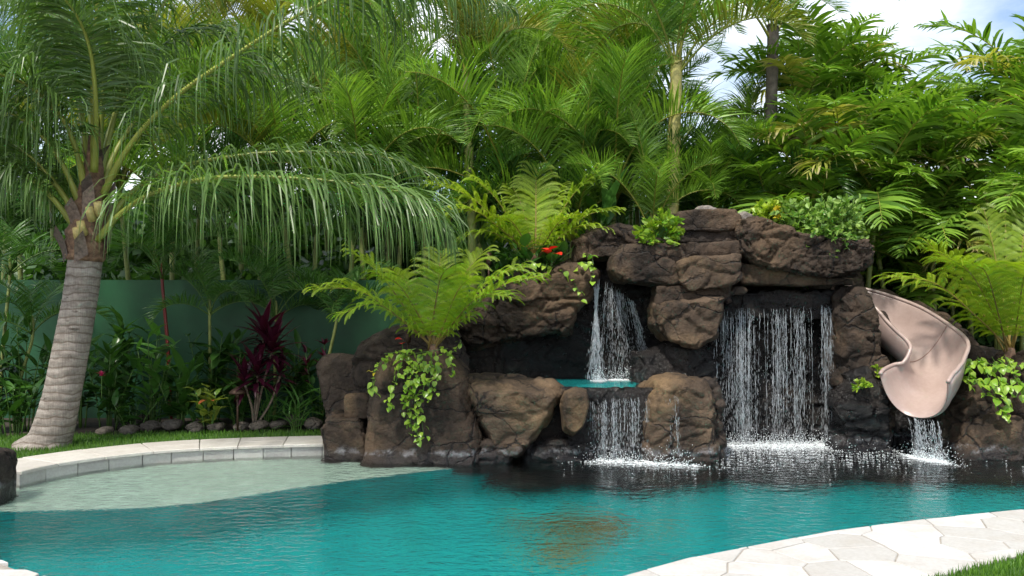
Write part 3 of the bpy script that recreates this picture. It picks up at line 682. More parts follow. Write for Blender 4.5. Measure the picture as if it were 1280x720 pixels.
# pale cobbles on the rockwork
rock('cobble', 'pale grey curved cobble lying on the summit capstone', [(868, 262), (874, 257), (886, 256), (900, 262), (898, 266), (870, 266)], 10.45, .25, 'rock_grey', seed=41, vox=.02, bulge=.05, amp=.008, facet=.03, crack=0, strata=.01)
rock('cobble', 'pale cobble tucked between capstone and knobbly planter rock', [(922, 268), (930, 263), (942, 268), (940, 276), (924, 276)], 10.4, .2, 'rock_grey', seed=42, vox=.02, bulge=.05, amp=.008, facet=.03, crack=0, strata=.01)
rock('cobble', 'tan cobble at the left corner of the curtain waterfall lip', [(908, 366), (918, 358), (930, 358), (936, 364), (930, 368), (910, 370)], 10.15, .25, 'rock_warm', seed=43, vox=.02, bulge=.05, amp=.008, facet=.03, crack=0, strata=.01)
rock('boulder', 'dark earth coloured bank rock behind the slide under the edging stones', [(1080, 388), (1130, 396), (1180, 414), (1220, 436), (1300, 452), (1340, 470), (1340, 640), (1080, 640)], 10.75, 1.0, 'rock_dark', seed=36, vox=.05)
# flat stones bedded along the outside of the slide
for k, (x0, y0, x1, y1, Yk, lb) in enumerate(((1094, 360, 1130, 380, 11.15, 'flat stone edging the very top of the slide'), (1128, 374, 1168, 394, 11.0, 'flat stone edging the upper bend of the slide'), (1166, 388, 1200, 414, 10.85, 'flat stone edging the middle bend of the slide under the fern'), (1194, 408, 1226, 438, 10.6, 'flat stone edging the lowest bend of the slide'), (1208, 432, 1244, 470, 10.3, 'brown stone between the slide and the trailing leaves'))):
    rock('edging_stone', lb, [(x0, y0), ((x0 + x1) / 2, y0 + 2), (x1, y1 - 6), (x1, y1 + 4), ((x0 + x1) / 2 - 6, y1 + 4), (x0 - 4, y0 + 12)], Yk, .45, 'rock', seed=50 + k, vox=.025, bulge=.08, amp=.02, facet=.08, crack=.01, strata=.02)
# border stones of the planting bed
beds = [(186, 537, 14), (160, 541, 10), (213, 536, 15), (243, 538, 12), (268, 537, 12), (300, 536, 9), (322, 536, 12), (346, 534, 11), (368, 530, 14), (392, 534, 12), (178, 526, 9), (128, 542, 10)]
lbs = ['low flat grey stone edging the bed', 'small mossy stone edging the bed near the palm trunk', 'pointed grey stone edging the bed under the ginger', 'small buried stone edging the bed', 'rounded stone edging the bed below the yellow green croton', 'small flat stone beside the path light post', 'brownish stone edging the bed between path light and purple plant', 'low stone edging the bed under the purple plant', 'tall grey stone edging the bed right of the purple plant', 'end stone of the bed beside the rockwork', 'small stone set behind the others in the bed edging', 'small stone edging the bed just right of the palm trunk']
for k, (x, y, r_) in enumerate(beds):
    Yk = (CZ - DZ) * F / (y + 3 - HY)
    ps = [(x + r_ * math.cos(a) * rnd.uniform(.85, 1.15), y - r_ * .3 + r_ * .55 * math.sin(a) * rnd.uniform(.8, 1.15)) for a in np.linspace(0, 2 * math.pi, 9)[:-1]]
    o = rock('border_stone', lbs[k], ps, Yk, .22, 'rock_bed', seed=60 + k, vox=.02, bulge=.07, amp=.015, facet=.06, crack=.005, strata=.015)
    o['group'] = 'stones edging the planting bed'
# spa pool water
MT['spa_plaster'] = plain('spa_plaster', (0.03, 0.62, 0.62), 0.8, 7, 0.16, 0.1, 0.01)
sp = [P(x, y, 9.6) for x, y in ((0, 0),)]
ZB = CZ - (488 - HY) / F * 9.36
spa = [(-0.7, 9.95), (0.1, 9.8), (0.45, 9.62), (0.9, 9.6), (1.45, 9.6), (1.75, 9.8), (1.9, 10.4), (1.7, 11.0), (0.2, 11.0), (-.7, 10.9)]
spa_b = tag(link('spa_basin', prism('spa_basin', spa, -.2, ZB - .25, MT['rock_wet'])), kind='structure')
link('basin_floor', prism('basin_floor', inset(spa, .03), ZB - .25, ZB - .22, MT['spa_plaster']), spa_b)
MT['water2'] = water_mat('spa_water', 0.6, 1.6)
tag(link('spa_water', prism('spa_water', inset(spa, .02), ZB - .24, ZB, MT['water2'])), kind='structure')
# ---------------------------------------------------------------- slide
def slide():
    root = thing('water_slide', 'pinkish beige moulded water slide curving down through the rocks into the pool', 'slide', P(1150, 520, 9.5))
    org = np.array(root.location)
    ctrl = [(1026, 392, 10.95), (1062, 404, 10.85), (1098, 424, 10.65), (1132, 448, 10.35), (1161, 472, 10.02), (1166, 494, 9.74), (1150, 510, 9.5)]
    cp = spline([P(*c) for c in ctrl], 46)
    n = len(cp); tan = np.gradient(cp, axis=0); tan /= np.linalg.norm(tan, axis=1)[:, None]
    side = np.cross(tan, [0, 0, 1.0]); side /= np.linalg.norm(side, axis=1)[:, None]     # points to the rider's right
    up = np.cross(side, tan)
    u = np.linspace(-1, 1, 21); V = []
    for i in range(n):
        f = i / (n - 1); e = max(0, (f - .80) / .20)
        wd = .31 - .03 * math.exp(-((f - .76) / .1) ** 2) + .01 * e
        hl = .33; hr = .33 + .10 * e
        # rider's left is the outer side of the bend
        h = np.where(u < 0, hl + .15 * math.sin(min(f, .9) / .9 * math.pi) ** .8 + .06 * e, hr)
        x = wd * np.sin(u * np.pi / 2 * .96); z = h * (1 - np.cos(u * np.pi / 2)) ** 1.15
        z = z - .05 * e ** 2
        inn = cp[i] + side[i] * x[:, None] + up[i] * z[:, None]
        dx, dz = np.gradient(x), np.gradient(z); L = np.hypot(dx, dz) + 1e-9
        th = .035 + .03 * e
        outp = inn + (side[i] * (dz / L)[:, None] - up[i] * (dx / L)[:, None]) * th
        lipL = (inn[0] + outp[0]) / 2 + up[i] * .03; lipR = (inn[-1] + outp[-1]) / 2 + up[i] * .03
        V.append(np.vstack([inn, [lipR], outp[::-1], [lipL]]))
    m = len(V[0])
    # round the outlet lip over
    mid = V[-1].mean(0)
    c2 = np.vstack([V[-1][:21], V[-1][:21][-1:], V[-1][:21][::-1], V[-1][:1]])
    for k, (fw, bl) in enumerate(((.045, .16), (.07, .5))):
        inn, outp = V[n - 1][:21], V[n - 1][22:43][::-1]
        a = inn * (1 - bl) + outp * bl + tan[-1] * fw; b = outp * (1 - bl * .9) + inn * bl * .9 + tan[-1] * fw
        V.append(np.vstack([a, [(a[-1] + b[-1]) / 2 + up[-1] * .02 * (1 - bl)], b[::-1], [(a[0] + b[0]) / 2 + up[-1] * .02 * (1 - bl)]]))
    allv = np.concatenate(V) - org
    N = len(V)
    Fs = [(i * m + j, i * m + (j + 1) % m, (i + 1) * m + (j + 1) % m, (i + 1) * m + j) for i in range(N - 1) for j in range(m)]
    mb = MB(); mb.add(allv, Fs)
    mt, nn, ll, b = new_mat('slide_fibreglass')
    t1 = tex(nn, ll, 'Noise', 3, 5, 'Position'); t2 = tex(nn, ll, 'Noise', 30, 4, 'Position')
    c = ramp(nn, ll, t1.outputs['Fac'], [(.3, (.34, .25, .22)), (.7, (.43, .33, .295))]).outputs['Color']
    c = mixc(nn, ll, .25, c, ramp(nn, ll, t2.outputs['Fac'], [(.3, (.75, .72, .7)), (.7, (1.1, 1.1, 1.1))]).outputs['Color'], 'MULTIPLY')
    ll.new(c, b.inputs['Base Color']); b.inputs['Roughness'].default_value = .32
    bump(nn, ll, t2.outputs['Fac'], .12, .004, b)
    me = mb.mesh('trough', [mt], True)
    bm = bmesh.new(); bm.from_mesh(me); bmesh.ops.recalc_face_normals(bm, faces=bm.faces); bm.to_mesh(me); bm.free()
    o = link('trough', me, root); sm = o.modifiers.new('s', 'SUBSURF'); sm.levels = sm.render_levels = 1
    for nm, idx in (('rim', 21), ('rim', 43)):
        rimp = np.array([v[idx] for v in V]) - org
        mb = MB(); mb.tube(rimp, .022, 8); link('rim', mb.mesh('rim', [mt], True), root)
    # moulding seam across the bend
    for i in (24,):
        mb = MB(); pts = V[i][:21] + up[i] * .004; mb.tube(pts - org, .006, 5)
        link('seam', mb.mesh('seam', [plain('seam', (.25, .16, .13), .5)]), root)
    return cp[-1], side[-1]
sl_end, sl_side = slide()

# ---------------------------------------------------------------- falling water
mt, nn, ll, b = new_mat('falling_water')
b.inputs['Base Color'].default_value = (.88, .93, .97, 1); b.inputs['Roughness'].default_value = .12
b.inputs['Transmission Weight'].default_value = .72; b.inputs['IOR'].default_value = 1.33
MT['drops'] = mt
mt, nn, ll, b = new_mat('foam')
b.inputs['Base Color'].default_value = (.86, .91, .93, 1); b.inputs['Roughness'].default_value = .5
MT['foam'] = mt
SPIN = np.array([(1, 0), (-.5, .866), (-.5, -.866)])
def drop(mb, p, d, L, r_):
    """spindle drop from p along unit direction d"""
    a = np.cross(d, [0, 1.0, 0]); a /= np.linalg.norm(a) + 1e-9; b_ = np.cross(d, a)
    c = p + d * L * .62
    ring = [c + (a * s[0] + b_ * s[1]) * r_ for s in SPIN]
    mb.add([p] + ring + [p + d * L], [(0, 1, 2), (0, 2, 3), (0, 3, 1), (4, 2, 1), (4, 3, 2), (4, 1, 3)])
def waterfall(label, tops, zbot, out, n_strand, n_drop, seed, rs=1.0, foam_w=.3, foam_n=500, ribbons=0.35, cluster=True, fan=0.0):
    """tops: polyline of lip points; out: forward throw in metres"""
    r_ = np.random.RandomState(seed)
    tops = np.array([tuple(t) for t in tops]); mid = tops.mean(0)
    root = thing('waterfall', label, 'waterfall', (mid[0], mid[1], zbot), 'waterfalls')
    org = np.array((mid[0], mid[1], zbot)); mb = MB()
    cen = r_.rand(max(3, n_strand // 5)) if cluster else None
    for k in range(n_strand):
        u = r_.rand() if (cen is None or r_.rand() < .35) else np.clip(cen[r_.randint(len(cen))] + r_.normal(0, .025), 0, 1)
        f = u * (len(tops) - 1); i = min(int(f), len(tops) - 2); p0 = tops[i] + (tops[i + 1] - tops[i]) * (f - i)
        H = p0[2] - zbot; o_ = out * r_.uniform(.7, 1.3); drift = r_.normal(0, .02) * H + fan * (u - .35)
        pos = lambda s: np.array((p0[0] + drift * s, p0[1] - o_ * math.sqrt(max(s, 0)), p0[2] - H * s))
        # broken ribbon near the top
        s = abs(r_.normal(0, .06))
        while s < ribbons * r_.uniform(.5, 1.5) and s < .97:
            L = r_.uniform(.04, .22)
            ss = np.linspace(s, min(s + L, .99), 8)
            pts = np.array([pos(q) + r_.normal(0, .0025, 3) for q in ss])
            mb.tube(pts - org, np.array([.0006, .0022, .0034, .0024, .0036, .0026, .0018, .0006]) * r_.uniform(.6, 1.4, 8) * rs * r_.uniform(.35, 1.2), 4, cap=False)
            s += L + r_.uniform(0, .05)
        for q in range(n_drop):
            s = r_.rand() ** .8
            if s > .985: continue
            p = pos(s) + np.array((r_.normal(0, .012 + .018 * s), r_.normal(0, .02), 0))
            d = pos(min(s + .03, 1.0)) - pos(s); d /= np.linalg.norm(d) + 1e-9
            drop(mb, p - org, d, r_.uniform(.010, .055) * (.6 + s), r_.uniform(.0010, .0038) * rs)
    link('stream', mb.mesh('stream', [MT['drops']], True), root)['kind'] = 'stuff'
    # splash beads and foam where it lands
    mb = MB(); ax = tops[-1] - tops[0]; ax[2] = 0; W_ = np.linalg.norm(ax) + .05; ax /= W_
    for k in range(foam_n):
        u = (r_.uniform(-.1, 1.1) if r_.rand() < .5 else r_.normal(.5, .33)) * W_; dpt = abs(r_.normal(0, foam_w * .6)) * (1 if r_.rand() < .85 else -.4)
        p = np.array((tops[0][0], tops[0][1] - out, zbot)) + ax * u + np.array((r_.normal(0, .02), -dpt, 0))
        if k % 3:
            rr = r_.uniform(.0015, .0075) * (1.3 - min(1, dpt / foam_w)); z = rr * .2
            ang = np.linspace(0, 2 * np.pi, 6)[:-1]
            ring = [p + np.array((math.cos(a) * rr * r_.uniform(1, 2.6), math.sin(a) * rr * 1.2, z * .1)) for a in ang]
            mb.add(np.array([p + (0, 0, rr * .35)] + ring) - org, [(0, 1 + i, 1 + (i + 1) % 5) for i in range(5)])
        else:
            h = abs(r_.normal(0, .07)); drop(mb, p - org + (0, 0, h), np.array((r_.normal(0, .5), r_.normal(0, .3), 1.0)) / 1.3, r_.uniform(.006, .02), r_.uniform(.002, .005))
    s_ = link('splash', mb.mesh('splash', [MT['foam']], True), root); s_['kind'] = 'stuff'
waterfall('wide curtain waterfall of fine strands under the knobbly planter rock', [P(905, 388, 10.33), P(930, 384, 10.3), P(980, 384, 10.28), P(1030, 380, 10.3), P(1058, 386, 10.32)], 0.0, .06, 105, 44, 5, .8, .5, 5200, .75)
waterfall('thin dribble of water beside the curtain waterfall and the tan block', [P(893, 395, 10.2), P(906, 385, 10.25)], 0.0, .03, 8, 40, 6, .9, .1, 150, .3)
waterfall('narrow solid stream of the upper waterfall into the spa pool', [P(741, 346, 10.62), P(750, 346, 10.62)], ZB, .14, 26, 16, 7, 1.3, .16, 700, 1.2, False, fan=-.25)
waterfall('spread misty stream of the upper waterfall into the spa pool', [P(757, 350, 10.66), P(768, 356, 10.66), P(780, 366, 10.66), P(792, 376, 10.66)], ZB, .06, 46, 34, 8, .9, .16, 700, .4, fan=.42)
waterfall('lower waterfall spilling from the spa pool into the main pool', [P(738, 500, 9.36), P(770, 497, 9.34), P(810, 495, 9.32), P(834, 492, 9.27), P(852, 494, 9.10)], 0.0, .06, 54, 24, 9, .75, .3, 1800, .75)
a0 = sl_end - sl_side * .16 + np.array((0, -.06, -.1)); a1 = sl_end + sl_side * .16 + np.array((0, -.06, -.1))
waterfall('short fall of water dropping from the mouth of the slide', [a0, a1], 0.0, .1, 30, 26, 10, .95, .3, 1500, .8)

# flecks of foam drifting on the pool before the falls
rsf = np.random.RandomState(77); mb = MB()
wf = bpy.data.objects['waterfall']; org = np.array(wf.location)
for k in range(1100):
    x = rsf.normal(2.9, .9) if k % 3 else rsf.uniform(.6, 5.2); y = 10.3 - abs(rsf.normal(0, .55)) - .25
    if abs(fbm(np.array([[x * 1.3, y * 2.5, 3.0]]), 3, 4)[0]) < .06: continue
    rr = rsf.uniform(.0015, .0055); ang = np.linspace(0, 2 * np.pi, 6)[:-1]
    mb.add(np.array([(x, y, .004)] + [(x + math.cos(a) * rr * 2.2, y + math.sin(a) * rr, .0015) for a in ang]) - org, [(0, 1 + i, 1 + (i + 1) % 5) for i in range(5)])
link('foam_flecks', mb.mesh('foam_flecks', [MT['foam']]), wf)['kind'] = 'stuff'
# ---------------------------------------------------------------- fronds
def norm(a): return a / (np.linalg.norm(a, axis=-1, keepdims=True) + 1e-9)
def frond(mb, path, n_leaf, L, wd, rs, droop=.6, phi=(.35, 1.0), vee=.25, t0=.18, seg=4, rib=.02, prof=None, jit=.12, sides=(1, -1), miss=0.0, twist=.0, lm=0, rm=1):
    """pinnate palm frond along a path (n x 3)"""
    path = np.asarray(path, float); n = len(path)
    tt = np.linspace(0, 1, n)
    mb.rib = MB(); mb.rib.tube(path, rib * (1.0 - .85 * tt) * np.where(tt < .12, 1.25, 1.0), 5, 0, rs.rand())
    tan = norm(np.gradient(path, axis=0))
    for sg in sides:
        t = np.linspace(t0, .995, n_leaf) + rs.uniform(-.4, .4, n_leaf) * (1 - t0) / n_leaf
        if miss: t = t[rs.rand(n_leaf) > miss]
        t = np.clip(t, 0, .999); m = len(t)
        ix = t * (n - 1); i0 = ix.astype(int); f = (ix - i0)[:, None]; i1 = np.minimum(i0 + 1, n - 1)
        p = path[i0] * (1 - f) + path[i1] * f; T = norm(tan[i0] * (1 - f) + tan[i1] * f)
        S = norm(np.cross(T, np.array([0, 0, 1.0])) + 1e-4); N = np.cross(S, T)
        u = (t - t0) / (1 - t0)
        ph = phi[0] + (phi[1] - phi[0]) * u ** 1.5 + rs.normal(0, jit, m)
        ve = vee + rs.normal(0, jit, m)
        d0 = norm(S * sg * np.cos(ph)[:, None] + T * np.sin(ph)[:, None] + N * ve[:, None])
        pr = (0.45 + .55 * np.sin(np.pi * np.clip(u * .75 + .2, 0, 1))) * (1 - .55 * np.clip((u - .75) / .25, 0, 1)) if prof is None else prof(u)
        ln = L * pr * rs.uniform(.85, 1.12, m); dr = droop * np.clip(rs.normal(1.0, .2, m), .5, 1.5)
        pts = [p]; q = p; dirs = []
        for k in range(seg):
            g = np.clip(dr * ((k + .6) / seg) ** 1.1, 0, .97)[:, None]
            d = norm(d0 * (1 - g) + np.array([0, 0, -1.0]) * g + rs.normal(0, .03, (m, 3)))
            dirs.append(d); q = q + d * (ln / seg)[:, None]; pts.append(q)
        dirs.append(dirs[-1])
        wp = np.interp(np.linspace(0, 1, seg + 1), [0, .15, .45, .75, 1], [.5, .95, 1.0, .55, .03])
        tw = rs.normal(0, .35 + twist, m)
        V = np.zeros((m, seg + 1, 2, 3)); tv = np.zeros((m, seg + 1, 2))
        for k in range(seg + 1):
            W0 = norm(T - dirs[k] * (T * dirs[k]).sum(1)[:, None]); B = np.cross(dirs[k], W0)
            Wd = W0 * np.cos(tw)[:, None] + B * np.sin(tw)[:, None]
            hw = wd * .5 * wp[k] * np.clip(pr, .5, 1)
            V[:, k, 0] = pts[k] - Wd * hw[:, None]; V[:, k, 1] = pts[k] + Wd * hw[:, None]; tv[:, k] = k / seg
        base = np.arange(m)[:, None] * (2 * (seg + 1))
        fs = []
        for k in range(seg):
            a = base[:, 0] + 2 * k; fs += list(zip(a, a + 1, a + 3, a + 2))
        mb.add(V.reshape(-1, 3), fs, lm, np.repeat(rs.rand(m), 2 * (seg + 1)), tv.ravel())
def link_frond(ms, parent, loc=None):
    o = link('frond', ms[0], parent, loc); c = link('leaflets', ms[1], o); c['kind'] = 'stuff'
    return o
def arch(L, e0, e1, n=16, p=1.4):
    """local rachis path along +X: elevation angle runs from e0 to e1 degrees"""
    t = np.linspace(0, 1, n); a = np.radians(e0 + (e1 - e0) * t ** p)
    d = np.stack([np.cos(a), np.zeros(n), np.sin(a)], 1) * (L / (n - 1))
    return np.vstack([[0, 0, 0], np.cumsum(d[:-1], 0)])
def lib(name, mats, specs, **kw):
    out = []
    for k, (L, e0, e1) in enumerate(specs):
        mb = MB(); rs = np.random.RandomState(100 + k * 7 + len(name)); frond(mb, arch(L, e0, e1), rs=rs, **kw)
        out.append((mb.rib.mesh('frond', mats[1:], True), mb.mesh('leaflets', mats[:1])))
    return out
AR = dict(n_leaf=72, L=.60, wd=.023, droop=.38, phi=(.5, 1.2), vee=.75, t0=.2, rib=.018, jit=.08)
SPEC = [(2.3, 84, 45), (2.4, 76, -10), (2.4, 66, -45), (2.2, 54, -65), (1.9, 38, -70), (2.4, 74, -75)]
FR = {'areca': lib('areca_frond', [MT['areca'], MT['areca_rib']], SPEC, **AR),
      'gold': lib('golden_frond', [MT['areca_gold'], MT['areca_rib']], SPEC, **AR),
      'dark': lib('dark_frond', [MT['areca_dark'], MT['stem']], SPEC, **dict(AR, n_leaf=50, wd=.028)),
      'broad': lib('broad_frond', [MT['broad'], MT['areca_rib']], [(1.7, 78, 20), (1.8, 62, -10), (1.7, 48, -35), (1.6, 30, -55), (1.5, 15, -50), (1.7, 70, -30)], n_leaf=24, L=.52, wd=.058, droop=.42, phi=(.4, 1.05), vee=.3, t0=.22, rib=.014),
      'pale': lib('pale_frond', [MT['broad_pale'], MT['areca_rib']], [(1.6, 60, -25), (1.6, 40, -50)], n_leaf=24, L=.5, wd=.055, droop=.5, phi=(.4, 1.05), vee=.2, t0=.22, rib=.014)}
prnd = random.Random(21)
def palm(label, px, py, Y, kind, n=10, sc=1.0, rad=.05, stem='cane', group=None, name='areca_palm', ring=(0, 1, 2, 3, 4, 5), foot=None, spread=1.0, gold=0.0, fr_name='frond', az0=None):
    """a palm whose crown centre shows at (px, py) at distance Y"""
    c = P(px, py, Y); base = Vector((c.x + prnd.uniform(-.25, .25), Y + prnd.uniform(-.1, .2), .09)) if foot is None else Vector(foot)
    root = thing(name, label, 'palm', base, group)
    h = c - base
    pts = spline([(0, 0, -.1), (h.x * .35, h.y * .35, h.z * .5), (h.x, h.y, h.z - .05), (h.x * 1.02, h.y, h.z + .25)], 22)
    mb = MB(); rr = rad * (1.15 - .35 * np.linspace(0, 1, 22)) * (1 + .07 * (np.arange(22) % 2)); rr[-4:] *= np.array([1.15, 1.2, .9, .35])
    mb.tube(pts, rr, 8, 0)
    link('trunk', mb.mesh('trunk', [MT[stem]], True), root)
    a0 = prnd.uniform(0, 6.28) if az0 is None else az0
    for k in range(n):
        a = a0 + k * 2.39996 + prnd.uniform(-.25, .25)
        v = ring[int(k / n * len(ring))] if prnd.random() < .75 else prnd.choice(ring)
        kk = 'gold' if (gold and prnd.random() < gold) else ('pale' if kind == 'broad' and prnd.random() < .13 else kind)
        me = FR[kk][v % len(FR[kk])]
        o = link_frond(me, root, (h.x, h.y, h.z + .04 * (n - k) / n))
        s = sc * prnd.uniform(.85, 1.15)
        o.rotation_euler = (prnd.uniform(-.12, .12), prnd.uniform(-.12, .12), a); o.scale = (s, s * spread, s)
    return root

# ---------------------------------------------------------------- the big coconut palm
def coconut():
    B = P(66, 553, 9.45); B.z = .1
    root = thing('coconut_palm', 'coconut palm with pale ringed leaning trunk and drooping fronds beside the pool', 'palm', B)
    org = np.array(B)
    tr = spline([P(56, 566, 9.45), P(64, 545, 9.45), P(76, 500, 9.45), P(88, 440, 9.45), P(99, 380, 9.45), P(106, 330, 9.45), P(108, 290, 9.45)], 120)
    z = np.linspace(0, 1, 120)
    r0 = np.interp(z, [0, .06, .16, .35, .7, 1], [.33, .275, .215, .187, .172, .172])
    rs = np.random.RandomState(4)
    rg = np.zeros(120); i = 3
    while i < 118:
        rg[i] = -.004 * rs.rand(); rg[i - 1] = .003 * rs.rand(); i += rs.randint(2, 6)
    mb = MB(); mb.tube(tr - org, r0 + rg, 28)
    m, n, l, b = new_mat('coconut_bark')
    t1 = tex(n, l, 'Noise', 5, 7, 'Position', .7, (1, 1, 3.0)); t2 = tex(n, l, 'Noise', 60, 4, 'Position', .6, (1, 1, 3)); t3 = tex(n, l, 'Noise', 30, 3, 'Position', .6, (3, 3, .3))
    wv = n.new('ShaderNodeTexWave'); wv.bands_direction = 'Z'; wv.inputs['Scale'].default_value = 3.6; wv.inputs['Distortion'].default_value = 4.5; wv.inputs['Detail'].default_value = 3
    g = n.new('ShaderNodeNewGeometry'); l.new(g.outputs['Position'], wv.inputs['Vector'])
    c = ramp(n, l, t1.outputs['Fac'], [(.28, (.12, .10, .085)), (.5, (.26, .225, .195)), (.72, (.39, .355, .32))]).outputs['Color']
    c = mixc(n, l, ramp(n, l, wv.outputs['Fac'], [(.0, (.75, .75, .75)), (.16, (0, 0, 0))]).outputs['Color'], c, (.10, .07, .05))
    c = mixc(n, l, .6, c, ramp(n, l, t3.outputs['Fac'], [(.35, (.6, .58, .55)), (.65, (1.15, 1.15, 1.12))]).outputs['Color'], 'MULTIPLY')
    bl = tex(n, l, 'Noise', 3.2, 4, 'Position', .6, (1, 1, 2.2))
    c = mixc(n, l, ramp(n, l, bl.outputs['Fac'], [(.62, (0, 0, 0)), (.68, (.85, .85, .85))]).outputs['Color'], c, (.05, .035, .025))
    l.new(c, b.inputs['Base Color']); b.inputs['Roughness'].default_value = .9
    b1 = bump(n, l, wv.outputs['Fac'], .35, .015, None); bump(n, l, t2.outputs['Fac'], .5, .01, b, b1)
    link('trunk', mb.mesh('trunk', [m], True), root)
    # fibrous sheath and cut leaf bases around the crown
    sh = spline([P(106, 326, 9.45), P(108, 300, 9.45), P(112, 265, 9.45), P(116, 225, 9.45), P(118, 180, 9.45), P(119, 140, 9.45)], 40)
    rr = np.interp(np.linspace(0, 1, 40), [0, .2, .45, .7, 1], [.180, .215, .165, .085, .02]) * (1 + .08 * rs.normal(0, 1, 40).clip(-1, 1))
    mb = MB(); mb.tube(sh - org, rr, 16)
    link('leaf_sheath', mb.mesh('leaf_sheath', [MT['bark']], True), root)
    for k in range(3): MT['flap%d' % k] = plain('sheath_fibre', tuple((.6, 1.0, 1.5)[k] * x for x in (.17, .125, .10)), .9, 30, .5, .6, .01)
    for k in range(16):                                          # ragged sheath flaps
        a = rs.uniform(0, 6.28); zc = rs.uniform(.05, .75); q = sh[int(zc * 39)]; R0 = rr[int(zc * 39)] + .012
        mb = MB(); w0 = rs.uniform(.05, .11); hh = rs.uniform(.15, .38); g = []
        for i in range(5):
            for s in (-1, 1):
                aa = a + s * w0 / R0 * (1 - .15 * i); g.append(q - org + np.array((math.cos(aa) * (R0 + .012 * i * i * .5), math.sin(aa) * (R0 + .012 * i * i * .5), hh * (i / 4 - .4) + s * .05)))
        mb.add(g, [(2 * i, 2 * i + 1, 2 * i + 3, 2 * i + 2) for i in range(4)])
        link('sheath_flap', mb.mesh('sheath_flap', [MT['flap%d' % rs.randint(3)]]), root)
    MT['cut'] = plain('cut_petiole', (.42, .34, .12), .6, 20, .3)
    for (x, y) in ((105, 292), (116, 274), (100, 300), (126, 268)):
        mb = MB(); p = P(x, y, 9.25); mb.tube(np.array([(0, 0, 0), (0, -.05, .05), (0, -.08, .12)]) + np.array(p) - org, [.05, .045, .04], 8)
        link('cut_leaf_base', mb.mesh('cut_leaf_base', [MT['cut']], True), root)
    F_ = [  # (control points px, py, Y), leaflets, leaflet length, droop
        ([(122, 300, 9.35), (150, 268, 9.2), (195, 240, 9.0), (270, 222, 8.8), (370, 223, 8.7), (460, 232, 8.65), (520, 248, 8.6), (556, 285, 8.6)], 112, 1.35, 1.02),
        ([(126, 290, 9.5), (165, 240, 9.7), (220, 210, 9.9), (310, 193, 10.0), (400, 190, 10.1), (480, 196, 10.1), (548, 220, 10.1)], 90, 1.0, .85),
        ([(125, 250, 9.45), (160, 185, 9.2), (215, 125, 9.0), (300, 65, 8.8), (390, 10, 8.7), (470, -20, 8.6), (560, -20, 8.6), (640, 10, 8.6)], 110, 1.1, 1.15),
        ([(124, 240, 9.5), (150, 180, 9.9), (190, 130, 10.3), (250, 100, 10.6), (320, 90, 10.8), (390, 110, 11)], 74, .9, .85),
        ([(118, 215, 9.3), (120, 130, 9.1), (112, 60, 8.9), (90, 10, 8.6), (50, -30, 8.3)], 80, .95, .95),
        ([(122, 215, 9.5), (130, 110, 9.5), (140, 20, 9.5), (160, -70, 9.4), (200, -130, 9.3)], 80, 1.0, .5),
        ([(124, 225, 9.5), (150, 120, 9.7), (185, 40, 9.8), (235, -30, 9.9), (310, -60, 10)], 84, 1.0, .7),
        ([(112, 215, 9.5), (95, 110, 9.6), (60, 30, 9.6), (10, -30, 9.6), (-60, -50, 9.6)], 84, 1.0, .75),
        ([(108, 240, 9.4), (85, 160, 9.2), (40, 110, 9.0), (-20, 90, 8.8), (-90, 100, 8.7)], 80, 1.0, .95),
        ([(104, 262, 9.4), (72, 195, 9.25), (30, 150, 9.1), (-30, 130, 9.0), (-110, 150, 8.9)], 80, 1.0, 1.0),
        ([(100, 275, 9.4), (62, 222, 9.4), (15, 182, 9.5), (-50, 165, 9.6), (-130, 190, 9.6)], 80, 1.0, 1.0),
        ([(97, 287, 9.4), (58, 240, 9.3), (10, 205, 9.2), (-50, 195, 9.1), (-120, 230, 9.0)], 80, 1.0, 1.0),
        ([(116, 225, 9.7), (110, 110, 10.2), (80, 30, 10.6), (30, 0, 10.9), (-30, 10, 11)], 80, .95, .8),
        ([(120, 225, 9.7), (150, 130, 10.2), (200, 60, 10.5), (260, 40, 10.8), (320, 70, 11)], 80, .95, .8),
        ([(118, 210, 9.4), (116, 100, 9.2), (122, 0, 9.0), (140, -80, 8.8)], 70, .9, .6)]
    for k, (c, nl, L, dr) in enumerate(F_):
        q = np.random.RandomState(300 + k); pth = spline([P(*x) for x in c], 34) - org
        mb = MB()
        frond(mb, pth, int(nl * 1.7), L, .0215, q, droop=dr, phi=(.35, 1.0), vee=.22, t0=.2, seg=5, rib=.034, jit=.13, miss=.06, twist=.2)
        link_frond((mb.rib.mesh('frond', [MT['coco_rib']], True), mb.mesh('leaflets', [MT['coco']])), root)
coconut()

# ---------------------------------------------------------------- palms behind the wall and rockwork
def scatter(rows, group, labels, n, ring, **kw):
    for q, (x, y, Y, k, s) in enumerate(rows):
        palm(labels[q], x, y, Y, k, n, s * (1.12 if k in ('areca', 'gold') else 1.0), .035, 'cane', group, gold=.10 if k == 'areca' else 0, ring=ring, name=kw.get('name', 'areca_palm'))
LB = ['dark shaded palm behind the wall left of the coconut trunk', 'tall dark palm behind the upper left coconut fronds', 'green palm behind the wall just right of the coconut crown', 'green palm behind the wall above the red stemmed palm', 'golden palm furthest back behind the arching coconut frond', 'green palm behind the middle of the drooping coconut frond', 'green palm over the wall right of the purple ti plant', 'tall golden palm behind the tip of the upper coconut frond', 'golden palm rising between two green palms beyond the coconut fronds', 'green palm behind the wall end above the upright boulder', 'tall green palm behind the tip of the drooping coconut frond', 'tallest green palm behind the golden palms', 'green palm between the wall end and the lime fern', 'low dark palm directly behind the coconut trunk', 'low dark palm behind the wall above the croton', 'low dark palm behind the wall above the small purple plant', 'dark palm far back right of the coconut crown', 'low dark palm behind the lime fern over the vine', 'low dark palm behind the wall at the left of the bed', 'small dark palm behind the wall above the purple ti plant', 'small dark palm behind the wall beside the upright boulder']
